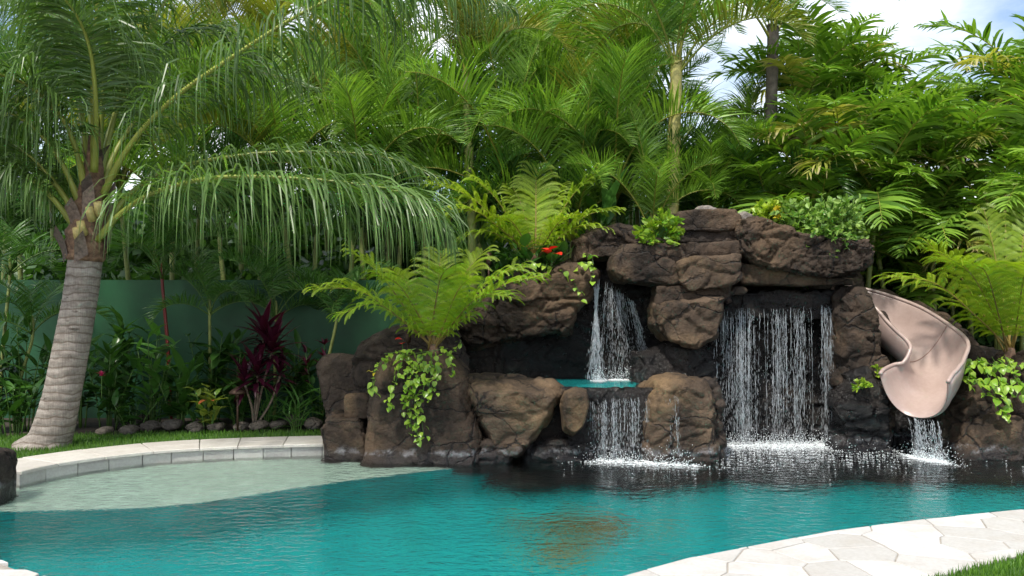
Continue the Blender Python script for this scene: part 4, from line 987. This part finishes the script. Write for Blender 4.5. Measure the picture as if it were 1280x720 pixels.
LM = ['green palm directly behind the upper fern', 'tall green palm far back beyond the upper fern', 'green palm behind the red flower', 'tall green palm far back above the upper waterfall', 'green palm behind the large paddle leaf', 'green palm between the paddle leaf and the yellow stemmed palm', 'green palm just left of the yellow stemmed palm', 'low green palm just right of the yellow stemmed palm', 'green palm between the yellow stemmed palm and the dark trunked palm', 'dark palm at the foot of the dark trunked palm', 'low dark palm left of the upper fern', 'low green palm behind the rock beside the upper waterfall', 'low arching palm behind the summit capstone', 'tall dark palm far back between two green palms', 'green palm beside the golden palm with the green stem', 'tall green palm far back behind the yellow stemmed palm', 'small dark palm under the upper fern fronds', 'dark palm behind the lime shrub on the ledge', 'dark palm behind the summit capstone']
UP = (0, 0, 1, 1, 5, 2, 3)
scatter([(10, 235, 12.5, 'dark', .95), (60, 160, 13.6, 'dark', 1.0), (150, 240, 12.7, 'areca', .9), (215, 275, 12.3, 'areca', .85), (255, 165, 14.0, 'gold', 1.0), (300, 225, 13.0, 'areca', .95), (352, 250, 12.4, 'areca', .9), (330, 130, 14.4, 'gold', 1.0), (405, 180, 13.6, 'gold', 1.0), (450, 265, 12.3, 'areca', .95), (486, 190, 12.9, 'areca', 1.0), (455, 130, 14.6, 'areca', 1.0), (530, 275, 12.4, 'areca', .95), (95, 290, 12.6, 'dark', .8), (275, 300, 12.5, 'dark', .8), (395, 300, 12.6, 'dark', .8), (190, 170, 14.6, 'dark', 1.0), (500, 310, 12.6, 'dark', .8), (25, 320, 12.4, 'dark', .8), (330, 310, 12.3, 'dark', .7), (440, 320, 12.3, 'dark', .7)],
        'slender palms crowding behind the wall', LB, 11, UP)
scatter([(640, 275, 12.2, 'areca', .95), (655, 175, 13.8, 'areca', 1.0), (700, 240, 12.5, 'areca', .9), (735, 150, 13.9, 'areca', 1.0), (768, 255, 12.1, 'areca', .9), (748, 185, 13.2, 'areca', .9), (795, 230, 13.0, 'areca', .8), (884, 285, 12.1, 'areca', .62), (908, 255, 12.9, 'areca', .66), (935, 295, 12.0, 'dark', .8), (600, 310, 12.1, 'dark', .8), (715, 305, 12.0, 'areca', .8), (815, 300, 11.5, 'areca', .62), (690, 140, 14.6, 'dark', 1.0), (565, 240, 12.7, 'areca', .9), (790, 130, 14.6, 'areca', 1.0), (660, 320, 11.9, 'dark', .7), (770, 310, 12.3, 'dark', .8), (860, 310, 12.4, 'dark', .8)],
        'slender palms behind the rockwork', LM, 11, UP)
palm('golden fronded palm with a green stem between the ferns', 583, 110, 11.9, 'gold', 9, .95, .06, 'cane', None, ring=(0, 1, 5, 5, 2))
palm('palm with a thick pale yellow ringed stem behind the rock summit', 845, 98, 11.6, 'areca', 11, 1.0, .085, 'cane_yellow', None, ring=(0, 1, 2, 5, 5, 3), gold=.12)
palm('tall palm with dark ringed trunk and green crownshaft', 966, 55, 12.1, 'areca', 10, 1.0, .085, 'cane_dark', None, foot=(3.46, 12.1, .09), ring=(0, 1, 2, 5, 3))
LR = ['broad leaflet palm just right of the dark trunked palm', 'broad leaflet palm above the large pale shrub', 'broad leaflet palm behind the planter rock near the yellow flowers', 'tall broad leaflet palm touching the crown of the dark trunked palm', 'broad leaflet palm behind the right end of the planter rock', 'broad leaflet palm under the open patch of sky', 'broad leaflet palm above the bend of the slide', 'tall broad leaflet palm under the right edge of the open sky', 'broad leaflet palm above the large right fern', 'tallest broad leaflet palm right of the open sky', 'broad leaflet palm directly behind the top of the right fern', 'broad leaflet palm between the slide and the right fern', 'low broad leaflet palm at the top of the slide', 'low broad leaflet palm behind the right fern', 'lowest broad leaflet palm beside the slide edging stones', 'low broad leaflet palm hidden behind the large pale shrub', 'broad leaflet palm right of the large right fern', 'low broad leaflet palm under the left fronds of the right fern', 'broad leaflet palm at the foot of the dark trunked palm', 'tall broad leaflet palm furthest back on the right', 'broad leaflet palm in the shade behind the planter rock', 'small broad leaflet palm behind the lowest bend of the slide', 'tall broad leaflet palm at the far end of the broad palms beyond the right fern', 'broad leaflet palm furthest from the slide beyond the right fern', 'low broad leaflet palm beyond the right fern', 'tall broad leaflet palm between the dark trunked palm and the open sky', 'broad leaflet palm overlapping the dark ringed trunk']
right = [(1010, 215, 12.4), (1052, 215, 11.9), (1010, 265, 11.7), (1062, 165, 13.2), (1096, 250, 11.8), (1124, 200, 12.6), (1178, 235, 12.0), (1205, 195, 12.9), (1248, 205, 12.0), (1284, 120, 12.4), (1240, 275, 11.6), (1165, 300, 12.0), (1096, 300, 12.1), (1275, 335, 11.4), (1150, 340, 12.3), (1020, 320, 11.8), (1290, 240, 11.6), (1210, 345, 12.2), (965, 300, 12.0), (1255, 150, 13.2), (1050, 350, 12.0), (1190, 372, 12.4), (1345, 190, 11.8), (1400, 260, 11.5), (1350, 330, 11.0), (1035, 118, 12.9), (1002, 150, 12.5)]
scatter([(x, y, Y, 'broad', prnd.uniform(.8, 1.0)) for x, y, Y in right], 'broad leaflet palms on the right', LR, 14, (0, 5, 1, 1, 2, 3, 4), name='bushy_palm')
# shaded fronds of low palms in the bed before the wall
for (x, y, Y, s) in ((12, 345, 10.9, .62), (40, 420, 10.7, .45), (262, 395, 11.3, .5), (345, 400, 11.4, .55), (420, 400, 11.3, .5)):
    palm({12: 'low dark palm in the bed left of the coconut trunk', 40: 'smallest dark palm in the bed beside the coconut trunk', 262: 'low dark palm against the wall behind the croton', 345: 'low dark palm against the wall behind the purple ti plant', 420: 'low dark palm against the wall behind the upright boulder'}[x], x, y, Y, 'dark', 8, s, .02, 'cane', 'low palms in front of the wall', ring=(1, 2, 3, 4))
# red stemmed palm
rp = palm('palm with glossy red stem against the green wall', 203, 350, 11.3, 'dark', 8, .6, .022, 'red_stem', None, ring=(0, 1, 2, 3), foot=(P(214, 500, 11.3).x, 11.3, .09))

# ---------------------------------------------------------------- dense shrubs far behind
def leafball(seed, n, rx, ry, rz, ls, mat):
    rs = np.random.RandomState(seed); mb = MB()
    d = norm(rs.normal(0, 1, (n, 3))); rad = rs.rand(n) ** .35
    lump = 1 + .28 * fbm(d * 2.2 + seed, 3, seed)
    p = d * rad[:, None] * lump[:, None] * np.array((rx, ry, rz)); p[:, 2] += rz * .9
    a = norm(rs.normal(0, 1, (n, 3)) + d * .5 + np.array((0, 0, -.3))); b_ = norm(np.cross(a, rs.normal(0, 1, (n, 3))))
    L = ls * rs.uniform(.6, 1.3, n)[:, None]; W_ = L * .32
    V = np.stack([p, p + a * L * .5 + b_ * W_, p + a * L, p + a * L * .5 - b_ * W_], 1).reshape(-1, 3)
    k = np.arange(n) * 4
    mb.add(V, list(zip(k, k + 1, k + 2, k + 3)), 0, np.repeat(rs.rand(n), 4), np.tile([0, .5, 1, .5], n))
    return mb
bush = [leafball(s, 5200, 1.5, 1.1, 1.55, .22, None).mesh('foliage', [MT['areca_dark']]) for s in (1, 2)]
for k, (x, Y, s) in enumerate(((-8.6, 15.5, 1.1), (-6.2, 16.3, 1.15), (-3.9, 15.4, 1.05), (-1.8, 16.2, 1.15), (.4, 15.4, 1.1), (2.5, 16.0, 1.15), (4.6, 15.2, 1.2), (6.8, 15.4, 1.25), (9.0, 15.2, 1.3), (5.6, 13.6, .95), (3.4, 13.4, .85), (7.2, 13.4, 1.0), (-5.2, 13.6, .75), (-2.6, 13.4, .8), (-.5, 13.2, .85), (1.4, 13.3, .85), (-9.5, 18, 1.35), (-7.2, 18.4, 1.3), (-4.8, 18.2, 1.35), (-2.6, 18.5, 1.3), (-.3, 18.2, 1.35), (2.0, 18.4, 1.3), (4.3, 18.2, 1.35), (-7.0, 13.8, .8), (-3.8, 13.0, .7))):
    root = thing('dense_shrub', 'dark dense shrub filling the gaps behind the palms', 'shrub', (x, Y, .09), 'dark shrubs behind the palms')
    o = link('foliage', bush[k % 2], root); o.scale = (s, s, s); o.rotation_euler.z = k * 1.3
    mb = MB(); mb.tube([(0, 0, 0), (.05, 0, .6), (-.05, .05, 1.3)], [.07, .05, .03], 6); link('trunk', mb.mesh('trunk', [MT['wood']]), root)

# ---------------------------------------------------------------- tree ferns
def fern_frond(mb, path, W_, rs, np_=24, nl=22):
    path = np.asarray(path); n = len(path); tt = np.linspace(0, 1, n)
    mb.rib = MB(); mb.rib.tube(path, .012 * (1 - .85 * tt), 5, 0, rs.rand())
    tan = norm(np.gradient(path, axis=0))
    for sg in (1, -1):
        for k in range(np_):
            t = .16 + .835 * (k + rs.uniform(-.2, .2)) / np_; t = min(max(t, .16), .995)
            ix = t * (n - 1); i = min(int(ix), n - 2); f = ix - i
            p = path[i] * (1 - f) + path[i + 1] * f; T = tan[i]
            S = norm(np.cross(T, (0, 0, 1.0))); N = np.cross(S, T); u = (t - .16) / .84
            L = W_ * (math.sin(math.pi * min(1, .16 + .62 * u ** .8)) if u < .5 else math.sin(math.pi * (.16 + .62 * u ** .8))) * (1 - .15 * u) * rs.uniform(.9, 1.08)
            L = max(L, .03) * (1 if u < .9 else (1 - u) / .1 * .8 + .2)
            ph = .30 + .55 * u + rs.normal(0, .05)
            d0 = norm(S * sg * math.cos(ph) + T * math.sin(ph) + N * (.22 + rs.normal(0, .16)))
            s = np.linspace(0, 1, nl + 1)
            dd = norm(d0[None] * (1 - .6 * s[:, None] ** 1.5) + np.array((0, 0, -1.0))[None] * (.6 * s[:, None] ** 1.5))
            ax = p + np.vstack([[0, 0, 0], np.cumsum(dd[:-1], 0)]) * (L / nl)
            side = norm(T[None] - dd * (dd @ T)[:, None])
            ll_ = .074 * L * np.sin(np.pi * np.clip(.22 + .74 * s, 0, .97)) + .006
            w_ = L / nl * .36
            for q in (1, -1):
                b = ax; out = norm(side * q + dd * .45 + np.array((0, 0, -.18)))
                tip = b + out * ll_[:, None]; m_ = b + out * ll_[:, None] * .45
                V = np.stack([b - dd * w_ * .9, m_ - dd * w_, tip, m_ + dd * w_, b + dd * w_ * .9], 1).reshape(-1, 3)
                kx = np.arange(nl + 1) * 5
                mb.add(V, list(zip(kx, kx + 1, kx + 2, kx + 3, kx + 4)), 0, rs.rand() * .6 + rs.rand() * .4, np.clip(u, 0, 1) * .6 + np.repeat(s, 5) * .45)
def tree_fern(label, base, tips, W_=.34, seed=0, trunk_h=.2):
    """base: (px, py, Y); tips: list of (px, py, Y, lift)"""
    b = P(*base); root = thing('tree_fern', label, 'fern', b - Vector((0, 0, trunk_h))); org = np.array(b) - (0, 0, trunk_h)
    rs = np.random.RandomState(seed)
    mb = MB(); mb.tube([(0, 0, -.05), (.01, 0, trunk_h * .5), (0, 0, trunk_h + .05)], [.075, .065, .05], 9)
    link('trunk', mb.mesh('trunk', [MT['bark']], True), root)
    for (x, y, Y, lift) in tips:
        e = np.array(P(x, y, Y)); b0 = np.array(b) + rs.normal(0, .02, 3); L = np.linalg.norm(e - b0)
        h = e - b0; up = np.array((0, 0, 1.0))
        ctrl = [b0, b0 + h * .28 + up * lift * .62 * L, b0 + h * .62 + up * lift * L, e]
        mb = MB(); fern_frond(mb, spline(ctrl, 26) - org, W_ * min(1.15, L / 1.35), rs)
        link_frond((mb.rib.mesh('frond', [MT['fern_rib']], True), mb.mesh('leaflets', [MT['fern']])), root)
    for k in range(4):                                            # young coiled stalks
        mb = MB(); a = rs.uniform(0, 6.28); q = [(0, 0, trunk_h)]
        for i in range(1, 8): q.append((math.cos(a) * .02 * i, math.sin(a) * .02 * i, trunk_h + .05 * i))
        mb.tube(q, np.linspace(.012, .005, 8), 5); link('stalk', mb.mesh('stalk', [MT['fern_rib']]), root)
tree_fern('lime green fern growing over the hanging vine boulder', (541, 436, 9.55), [(388, 362, 9.3, .16), (436, 312, 9.6, .10), (488, 335, 10.2, .14), (552, 312, 10.3, .10), (606, 312, 10.0, .12), (676, 345, 9.3, .13), (640, 372, 9.0, .2), (470, 340, 9.0, .15), (560, 335, 8.9, .2), (590, 345, 9.2, .15), (420, 395, 9.0, .22), (655, 330, 9.7, .12)], seed=1, W_=.44)
tree_fern('lime green fern above the red flower on the rockwork', (668, 322, 11.0), [(538, 228, 10.8, .12), (585, 218, 11.0, .10), (640, 232, 11.5, .10), (700, 232, 11.4, .10), (752, 212, 11.0, .10), (764, 290, 10.7, .2), (570, 300, 10.8, .2), (620, 270, 10.4, .15), (720, 268, 10.5, .15), (545, 262, 10.6, .16), (775, 262, 10.9, .14), (670, 205, 11.3, .06)], seed=2, W_=.46)
tree_fern('large lime green fern overhanging the right side of the slide', (1262, 440, 10.1), [(1108, 345, 9.9, .14), (1155, 300, 10.2, .10), (1178, 318, 9.6, .14), (1230, 262, 10.4, .08), (1290, 240, 10.6, .06), (1360, 300, 10.2, .12), (1215, 330, 9.4, .2), (1290, 330, 9.3, .2), (1255, 225, 10.9, .05), (1330, 270, 10.0, .1)], seed=3, W_=.42)
# ---------------------------------------------------------------- broad leaved plants, vines, flowers, lamps
def leaf_mesh(name, L, W_, mat, droop=.35, fold=.25, pointed=1.0, seed=0, wav=.0):
    """one leaf along +X with a folded midrib, curving down"""
    n = 9; mb = MB(); g = []; rs = np.random.RandomState(seed)
    for i in range(n):
        t = i / (n - 1); a = -droop * t * 1.6
        x = L * (math.sin(max(1e-6, abs(a))) / max(1e-6, abs(a))) * t; z = -L * droop * t * t * .8
        w = W_ * .5 * (math.sin(math.pi * min(1, t ** .75)) ** (.8 if pointed < 1 else 1.0)) * (1 - .25 * t * pointed) + .001
        for s in (-1, -.5, 0, .5, 1): g.append((x, s * w, z + abs(s) * w * fold + wav * math.sin(t * 18 + s * 2) * w))
    fs = [(5 * i + j, 5 * i + j + 1, 5 * i + j + 6, 5 * i + j + 5) for i in range(n - 1) for j in range(4)]
    mb.add(g, fs, 0, .5, np.repeat(np.linspace(0, 1, n), 5))
    return mb.mesh(name, [mat], True)
def leaf_set(key, mat, L, W_, **k): return [leaf_mesh('leaf', L * s, W_ * s2, mat, seed=i, droop=d, **k) for i, (s, s2, d) in enumerate(((1, 1, .25), (.85, .9, .5), (1.1, .95, .4), (.7, .75, .15)))]
LV = {'ginger': leaf_set('g', MT['ginger'], .42, .12), 'ginger_light': leaf_set('g', MT['ginger_light'], .40, .12), 'ti': leaf_set('t', MT['ti'], .42, .085), 'croton': leaf_set('c', MT['croton'], .2, .095, pointed=.5, wav=.1),
      'orange': leaf_set('o', MT['orange_leaf'], .2, .1, pointed=.5), 'pothos': leaf_set('p', MT['pothos'], .085, .07, pointed=.8), 'low': leaf_set('l', MT['ginger'], .3, .10), 'strap': leaf_set('s', MT['ginger_light'], .5, .035, fold=.4), 'dark': leaf_set('d', MT['ti'], .2, .05),
      'anth': leaf_set('a', MT['ginger'], .26, .15, pointed=.7), 'red': leaf_set('r', MT['red_flower'], .13, .10, pointed=.7), 'pink': leaf_set('k', MT['pink_flower'], .09, .04), 'yel': leaf_set('y', MT['yellow_leaf'], .06, .04), 'bird': leaf_set('b', MT['ginger_light'], .8, .22)}
grnd = random.Random(5)
def put_leaf(parent, key, loc, az, el, s=1.0, roll=0.0, name='leaf'):
    o = link(name, grnd.choice(LV[key]), parent, loc)
    o.rotation_euler = (roll, -el, az); o.scale = (s,) * 3
    return o
def leafy(name, label, cat, foot, stems, key, n_leaf, height, spread, s=1.0, group=None, mat='stem', el=(.1, .9), low=.25):
    root = thing(name, label, cat, foot, group)
    for k in range(stems):
        a = grnd.uniform(0, 6.28); r_ = grnd.uniform(.02, spread); h = height * grnd.uniform(.7, 1.1)
        top = np.array((math.cos(a) * r_, math.sin(a) * r_ * .7, h)); b0 = np.array((math.cos(a) * r_ * .3, math.sin(a) * r_ * .3, -.02))
        pts = spline([b0, b0 * .4 + top * .5 * np.array((.8, .8, 1)), top], 8)
        mb = MB(); mb.tube(pts, np.linspace(.010, .005, 8), 5); st = link('stem', mb.mesh('stem', [MT[mat]], True), root)
        for i in range(n_leaf):
            f = low + (1 - low) * (i + .5) / n_leaf; q = pts[0] + (pts[-1] - pts[0]) * f
            q = pts[min(7, int(f * 7.99))]
            put_leaf(root, key, q.tolist(), grnd.uniform(0, 6.28), grnd.uniform(*el) + .3 * f, s * grnd.uniform(.75, 1.15), grnd.uniform(-.4, .4))
    return root
def bed(px, py=541, Y=None):
    Y = Y or (CZ - DZ) * F / (py - HY); p = P(px, py, Y); p.z = .09; return p
GG = 'leafy plants along the wall bed'
leafy('ginger_plant', 'dark green ginger with one pink flower head beside the palm trunk', 'plant', bed(135, 0, 10.75), 9, 'ginger', 7, .85, .38, 1.0)
leafy('ginger_plant', 'tall ginger with light green upper leaves in front of the red stemmed palm', 'plant', bed(190, 0, 10.9), 8, 'ginger_light', 6, 1.05, .3, 1.0)
leafy('ginger_plant', 'wide dark leafy ginger clump between red stemmed palm and croton', 'plant', bed(222, 0, 10.8), 9, 'ginger', 7, .75, .35, .95)
leafy('leafy_plant', 'low glossy dark plant at the foot of the palm trunk', 'plant', bed(165, 0, 10.55), 7, 'low', 6, .4, .35, .9)
leafy('leafy_plant', 'low dark leafy plant under the croton', 'plant', bed(250, 0, 10.7), 7, 'low', 6, .4, .35, .85)
leafy('croton_shrub', 'yellow green croton with an orange top leaf beside the path light', 'shrub', bed(262, 0, 10.45), 6, 'croton', 8, .5, .26, .95)
leafy('leafy_plant', 'dark shaded shrub at the left behind the palm trunk', 'plant', bed(30, 0, 10.7), 10, 'ginger', 8, 1.15, .5, .9)
leafy('leafy_plant', 'large leafed dark plant left of the palm trunk', 'plant', bed(18, 0, 10.2), 8, 'low', 6, .6, .4, 1.1)
leafy('leafy_plant', 'shaded dark plant under the low left palm fronds', 'plant', bed(-20, 0, 10.5), 9, 'ginger', 7, .9, .4, 1.0)
leafy('leafy_plant', 'shaded green plant just right of the palm trunk', 'plant', bed(100, 0, 11.0), 9, 'ginger', 8, 1.0, .4, .9)
leafy('ginger_plant', 'tall dark ginger against the wall behind the croton', 'plant', bed(262, 0, 11.3), 9, 'ginger', 8, 1.15, .4, 1.0)
leafy('ginger_plant', 'dark ginger against the wall left of the purple ti plant', 'plant', bed(296, 0, 11.3), 8, 'ginger', 7, .85, .35, 1.0)
leafy('ginger_plant', 'dark ginger against the wall right of the purple ti plant', 'plant', bed(372, 0, 11.4), 8, 'ginger', 7, .9, .35, 1.0)
leafy('ginger_plant', 'tall dark ginger against the wall behind the pink flower', 'plant', bed(150, 0, 11.4), 10, 'ginger', 8, 1.2, .45, 1.0)
leafy('strap_leaf_plant', 'strap leaved green plant between purple plant and rockwork', 'plant', bed(372, 0, 10.6), 6, 'strap', 6, .35, .2, .9, el=(.2, .9))
leafy('strap_leaf_plant', 'arching strap leaved plant under the purple plant', 'plant', bed(335, 0, 10.9), 6, 'strap', 6, .3, .2, .9, el=(.2, .9))
leafy('leafy_plant', 'low dark plant behind the path light', 'plant', bed(300, 0, 10.9), 7, 'low', 6, .45, .35, .9)
leafy('leafy_plant', 'low dark plant in the corner against the rockwork', 'plant', bed(400, 0, 10.9), 7, 'low', 6, .5, .3, .85)
leafy('leafy_plant', 'small dark purple leaved plant beside the upright boulder', 'plant', bed(396, 0, 11.0), 4, 'dark', 12, 1.05, .15, .9, low=.7)
# pink flower head on the first ginger
fl = thing('ginger_flower', 'pink ginger flower head beside the palm trunk', 'flower', P(127, 470, 10.25))
mb = MB(); mb.tube([(0, 0, -.25), (0, 0, -.1), (0, 0, 0)], .006, 5); link('stem', mb.mesh('stem', [MT['stem']]), fl)
for k in range(16): put_leaf(fl, 'pink', (0, 0, .005 * (k % 5)), k * 2.4, .2 + .075 * k, .8, name='petal')
# purple ti plant
ti = thing('ti_plant', 'purple ti plant with a crown of pointed leaves in front of the green wall', 'plant', bed(318, 0, 10.6))
o0 = np.array(ti.location)
for (x, y, Y, n_, s_) in ((322, 470, 10.55, 34, 1.05), (340, 440, 10.6, 40, 1.15), (306, 480, 10.5, 26, .9), (330, 420, 10.7, 34, 1.1), (350, 470, 10.6, 22, .85)):
    t_ = np.array(P(x, y, Y)) - o0; mb = MB()
    mb.tube(spline([(grnd.uniform(-.1, .12), 0, 0), t_ * .5 + (grnd.uniform(-.04, .04), 0, 0), t_], 8), .014, 6); link('stem', mb.mesh('stem', [MT['wood']], True), ti)
    for k in range(n_):
        f = k / n_; put_leaf(ti, 'ti', (t_ + (0, 0, .16 * f - .08)).tolist(), k * 2.4, -.35 + 1.7 * f, s_ * (.75 + .25 * f), grnd.uniform(-.2, .2))
# orange leaves in the croton
cr = bpy.data.objects['croton_shrub']
for k in range(2): put_leaf(cr, 'orange', (.02 + .06 * k, -.16, .42), -1.9 + .8 * k, .1, .7)

# ---- path lights
def path_light(label, foot, h):
    root = thing('path_light', label, 'lamp', foot)
    mb = MB(); mb.tube([(0, 0, -.05), (0, 0, h * .5), (0, 0, h)], .014, 8); link('post', mb.mesh('post', [MT['bronze']], True), root)
    mb = MB(); mb.tube([(0, 0, h - .012), (0, 0, h + .004), (0, 0, h + .03), (0, 0, h + .055), (0, 0, h + .075)], [.098, .10, .075, .035, .008], 16); sh_ = link('shade', mb.mesh('shade', [MT['bronze']], True), root)
    mb = MB(); mb.tube([(0, 0, h - .07), (0, 0, h - .04), (0, 0, h - .012)], [.018, .026, .03], 10); link('lamp_holder', mb.mesh('lamp_holder', [MT['bronze']], True), root)
path_light('bronze mushroom path light in the planting bed beside the croton', bed(297, 0, 10.35), .50)
def post_light(label, p, h):
    root = thing('spot_light', label, 'lamp', p)
    mb = MB(); mb.tube([(0, 0, -.1), (0, 0, h * .6)], .012, 8); link('post', mb.mesh('post', [MT['bronze']], True), root)
    mb = MB(); mb.tube([(0, 0, h * .55), (0, 0, h * .6), (0, 0, h), (0, 0, h + .01)], [.02, .034, .034, .025], 12); link('lamp_head', mb.mesh('lamp_head', [MT['bronze']], True), root)
post_light('small bronze spot light behind the hanging vine', P(510, 446, 9.7), .27)
post_light('small bronze spot light under the upper fern', P(611, 350, 10.7), .32)

# ---- vines: stems that hang over a rock with leaves along them
def vine(label, strands, key='pothos', step=.045, s=1.0, seed=1, extra=None):
    p0 = P(*strands[0][0]); root = thing('trailing_vine', label, 'vine', p0); org = np.array(p0); rs = np.random.RandomState(seed)
    for st in strands:
        pts = spline([P(*q) for q in st], 30) - org; mb = MB(); mb.tube(pts, .004, 4); link('stem', mb.mesh('stem', [MT['stem']]), root)
        L = np.linalg.norm(np.diff(pts, axis=0), axis=1).sum(); n = max(3, int(L / step))
        for k in range(n):
            q = pts[min(29, int((k + rs.rand()) / n * 29.9))]
            # leaves face outward from the rock, tips hanging
            put_leaf(root, key, (q + rs.normal(0, .02, 3) + (0, -.03, 0)).tolist(), -math.pi / 2 + rs.normal(0, .8), rs.uniform(-1.1, .1), s * rs.uniform(.65, 1.25), rs.normal(0, .4))
    return root
VY = 9.02
vine('bright green heart leaved vine hanging down the tall boulder under the fern', [
    [(500, 448, 9.2), (497, 470, VY), (488, 500, VY), (486, 512, VY)], [(512, 446, 9.2), (508, 480, VY), (502, 505, VY)], [(522, 446, 9.2), (520, 480, VY), (518, 520, VY), (524, 552, VY - .02)],
    [(530, 446, 9.2), (530, 480, VY), (526, 510, VY), (530, 548, VY)], [(540, 446, 9.2), (538, 470, VY), (535, 500, VY)], [(548, 446, 9.2), (548, 465, VY), (543, 490, VY)], [(516, 450, 9.2), (512, 490, VY), (514, 538, VY)],
    [(486, 446, 9.2), (478, 452, 9.1), (468, 466, VY), (464, 492, VY)], [(560, 446, 9.2), (566, 458, 9.05), (564, 472, VY)], [(500, 446, 9.25), (530, 440, 9.2), (560, 436, 9.2)], [(480, 442, 9.3), (500, 440, 9.2), (520, 436, 9.2)], [(556, 444, 9.2), (572, 436, 9.2), (576, 425, 9.25)],
    [(524, 470, VY), (512, 500, VY), (508, 530, VY)], [(505, 450, 9.15), (530, 455, 9.05), (552, 462, VY)]], s=.88, step=.028)
vine('green vine trailing from the red flower over the cracked back wall rock', [[(700, 338, 10.45), (712, 345, 10.4), (722, 362, 10.38), (724, 372, 10.38)], [(718, 336, 10.5), (730, 328, 10.4), (742, 336, 10.35), (738, 352, 10.3)], [(728, 322, 10.5), (738, 318, 10.4), (742, 330, 10.35)], [(690, 335, 10.5), (672, 330, 10.45), (650, 332, 10.45)]], seed=3, step=.05)
vine('light green trailing leaves spilling over the rocks below the right fern', [[(1205, 450, 9.9), (1212, 462, 9.5), (1208, 480, 9.4)], [(1222, 446, 9.9), (1232, 462, 9.5), (1240, 485, 9.35), (1250, 512, 9.3), (1256, 522, 9.3)], [(1240, 446, 9.9), (1250, 465, 9.5), (1258, 500, 9.3)], [(1256, 446, 9.9), (1265, 462, 9.5), (1270, 480, 9.4)], [(1210, 455, 9.7), (1235, 455, 9.6), (1280, 458, 9.6)], [(1200, 470, 9.6), (1225, 475, 9.45), (1260, 480, 9.4)], [(1280, 450, 9.8), (1285, 470, 9.5), (1270, 495, 9.4)], [(1215, 470, 9.5), (1228, 488, 9.4), (1232, 495, 9.4)]], seed=4, step=.032, s=1.15)
# ---- small shrubs growing on the rocks: many tiny leaves
def rock_shrub(label, px, py, Y, rx, ry, rz, n, mat, ls=.06, seed=0, extra=None):
    p = P(px, py, Y); root = thing('rock_shrub', label, 'shrub', p)
    rs = np.random.RandomState(seed); mb = MB(); mb2 = MB()
    for k in range(n // 10):
        d = norm(rs.normal(0, 1, 3) + np.array((0, -.3, .5))); tip = d * np.array((rx, ry, rz)) * rs.uniform(.6, 1.1)
        mb2.tube([(0, 0, -.02), tuple(tip * .5 + (0, 0, .03)), tuple(tip)], [.005, .004, .002], 4)
        for i in range(10):
            q = tip * rs.uniform(.45, 1.02) + (0, 0, .02); a = norm(rs.normal(0, 1, 3) + d * .8 + np.array((0, 0, .25))); b_ = norm(np.cross(a, rs.normal(0, 1, 3))); L = ls * rs.uniform(.6, 1.25); c_ = np.cross(a, b_) * L * .12
            mb.add([q, q + a * L * .3 + b_ * L * .3 + c_, q + a * L * .7 + b_ * L * .26 + c_, q + a * L, q + a * L * .7 - b_ * L * .26 + c_, q + a * L * .3 - b_ * L * .3 + c_], [(0, 1, 2, 3), (0, 3, 4, 5)], 0, rs.rand())
    link('branches', mb2.mesh('branches', [MT['stem']]), root)['kind'] = 'stuff'
    link('foliage', mb.mesh('foliage', [MT[mat]]), root)['kind'] = 'stuff'
    return root
rock_shrub('lime green shrub spilling over the wide cracked ledge', 824, 294, 10.2, .28, .25, .26, 420, 'shrub_lime', .085, 1)
rock_shrub('large pale green shrub in the knobbly planter rock', 1036, 290, 10.3, .50, .4, .42, 1300, 'shrub', .075, 2)
rock_shrub('pale green shrub at the left end of the planter rock beside yellow flowers', 992, 280, 10.4, .30, .3, .28, 500, 'shrub', .07, 3)
rock_shrub('lime green low shrub behind the pale cobble on the planter rock', 960, 272, 10.6, .26, .2, .14, 300, 'shrub_lime', .08, 4)
rock_shrub('small patch of yellow flowers on the planter rock', 971, 268, 10.4, .11, .1, .06, 70, 'yellow_leaf', .05, 5)
rock_shrub('small lime green tuft on the wet boulder beside the slide', 1078, 484, 9.72, .12, .08, .08, 90, 'shrub_lime', .05, 6)
rock_shrub('tiny lime green tuft between the wet boulder and the slide', 1097, 466, 9.95, .06, .05, .07, 40, 'shrub_lime', .045, 7)
leafy('anthurium_plant', 'dark green leafy anthurium around the red flower on the rockwork', 'plant', P(672, 345, 10.75), 9, 'anth', 5, .35, .42, .9)
leafy('anthurium_plant', 'dark green leafy plant under the upper fern beside the spot light', 'plant', P(628, 352, 10.8), 7, 'anth', 5, .35, .3, .9)
def flower(label, px, py, Y, n, key, s, seed):
    p = P(px, py, Y); root = thing('red_flower' if key == 'red' else 'yellow_flower', label, 'flower', p)
    rs = random.Random(seed); mb = MB(); mb.tube([(0, .05, -.2), (0, .03, -.1), (0, 0, 0)], .005, 5); link('stem', mb.mesh('stem', [MT['stem']]), root)
    for k in range(n): put_leaf(root, key, (rs.uniform(-.06, .06) if n > 2 else 0, 0, rs.uniform(-.02, .03)), -1.57 + (k - n / 2) * .9, rs.uniform(-.3, .5), s, rs.uniform(-.3, .3), 'petal')
flower('red anthurium flower at the edge of the rockwork under the upper fern', 690, 315, 10.4, 5, 'red', 1.25, 1)
flower('single small red flower at the base of the fern over the vine', 503, 428, 9.35, 2, 'red', .8, 2)
flower('single small yellow flower on the vine', 467, 464, 8.98, 3, 'yel', 1.0, 3)
bl = thing('banana_like_plant', 'large upright pale green paddle leaf behind the upper fern', 'plant', P(752, 300, 11.6))
for k, (az, el, s_) in enumerate(((-.3, 1.25, 1.5), (2.6, 1.1, 1.1), (1.2, 1.3, 1.2))): put_leaf(bl, 'bird', (.04 * k, 0, .2), az, el, s_, .8)
mb = MB(); mb.tube([(0, 0, -1.5), (0, 0, -.5), (0, 0, .25)], [.03, .025, .02], 6); link('stem', mb.mesh('stem', [MT['stem']], True), bl)
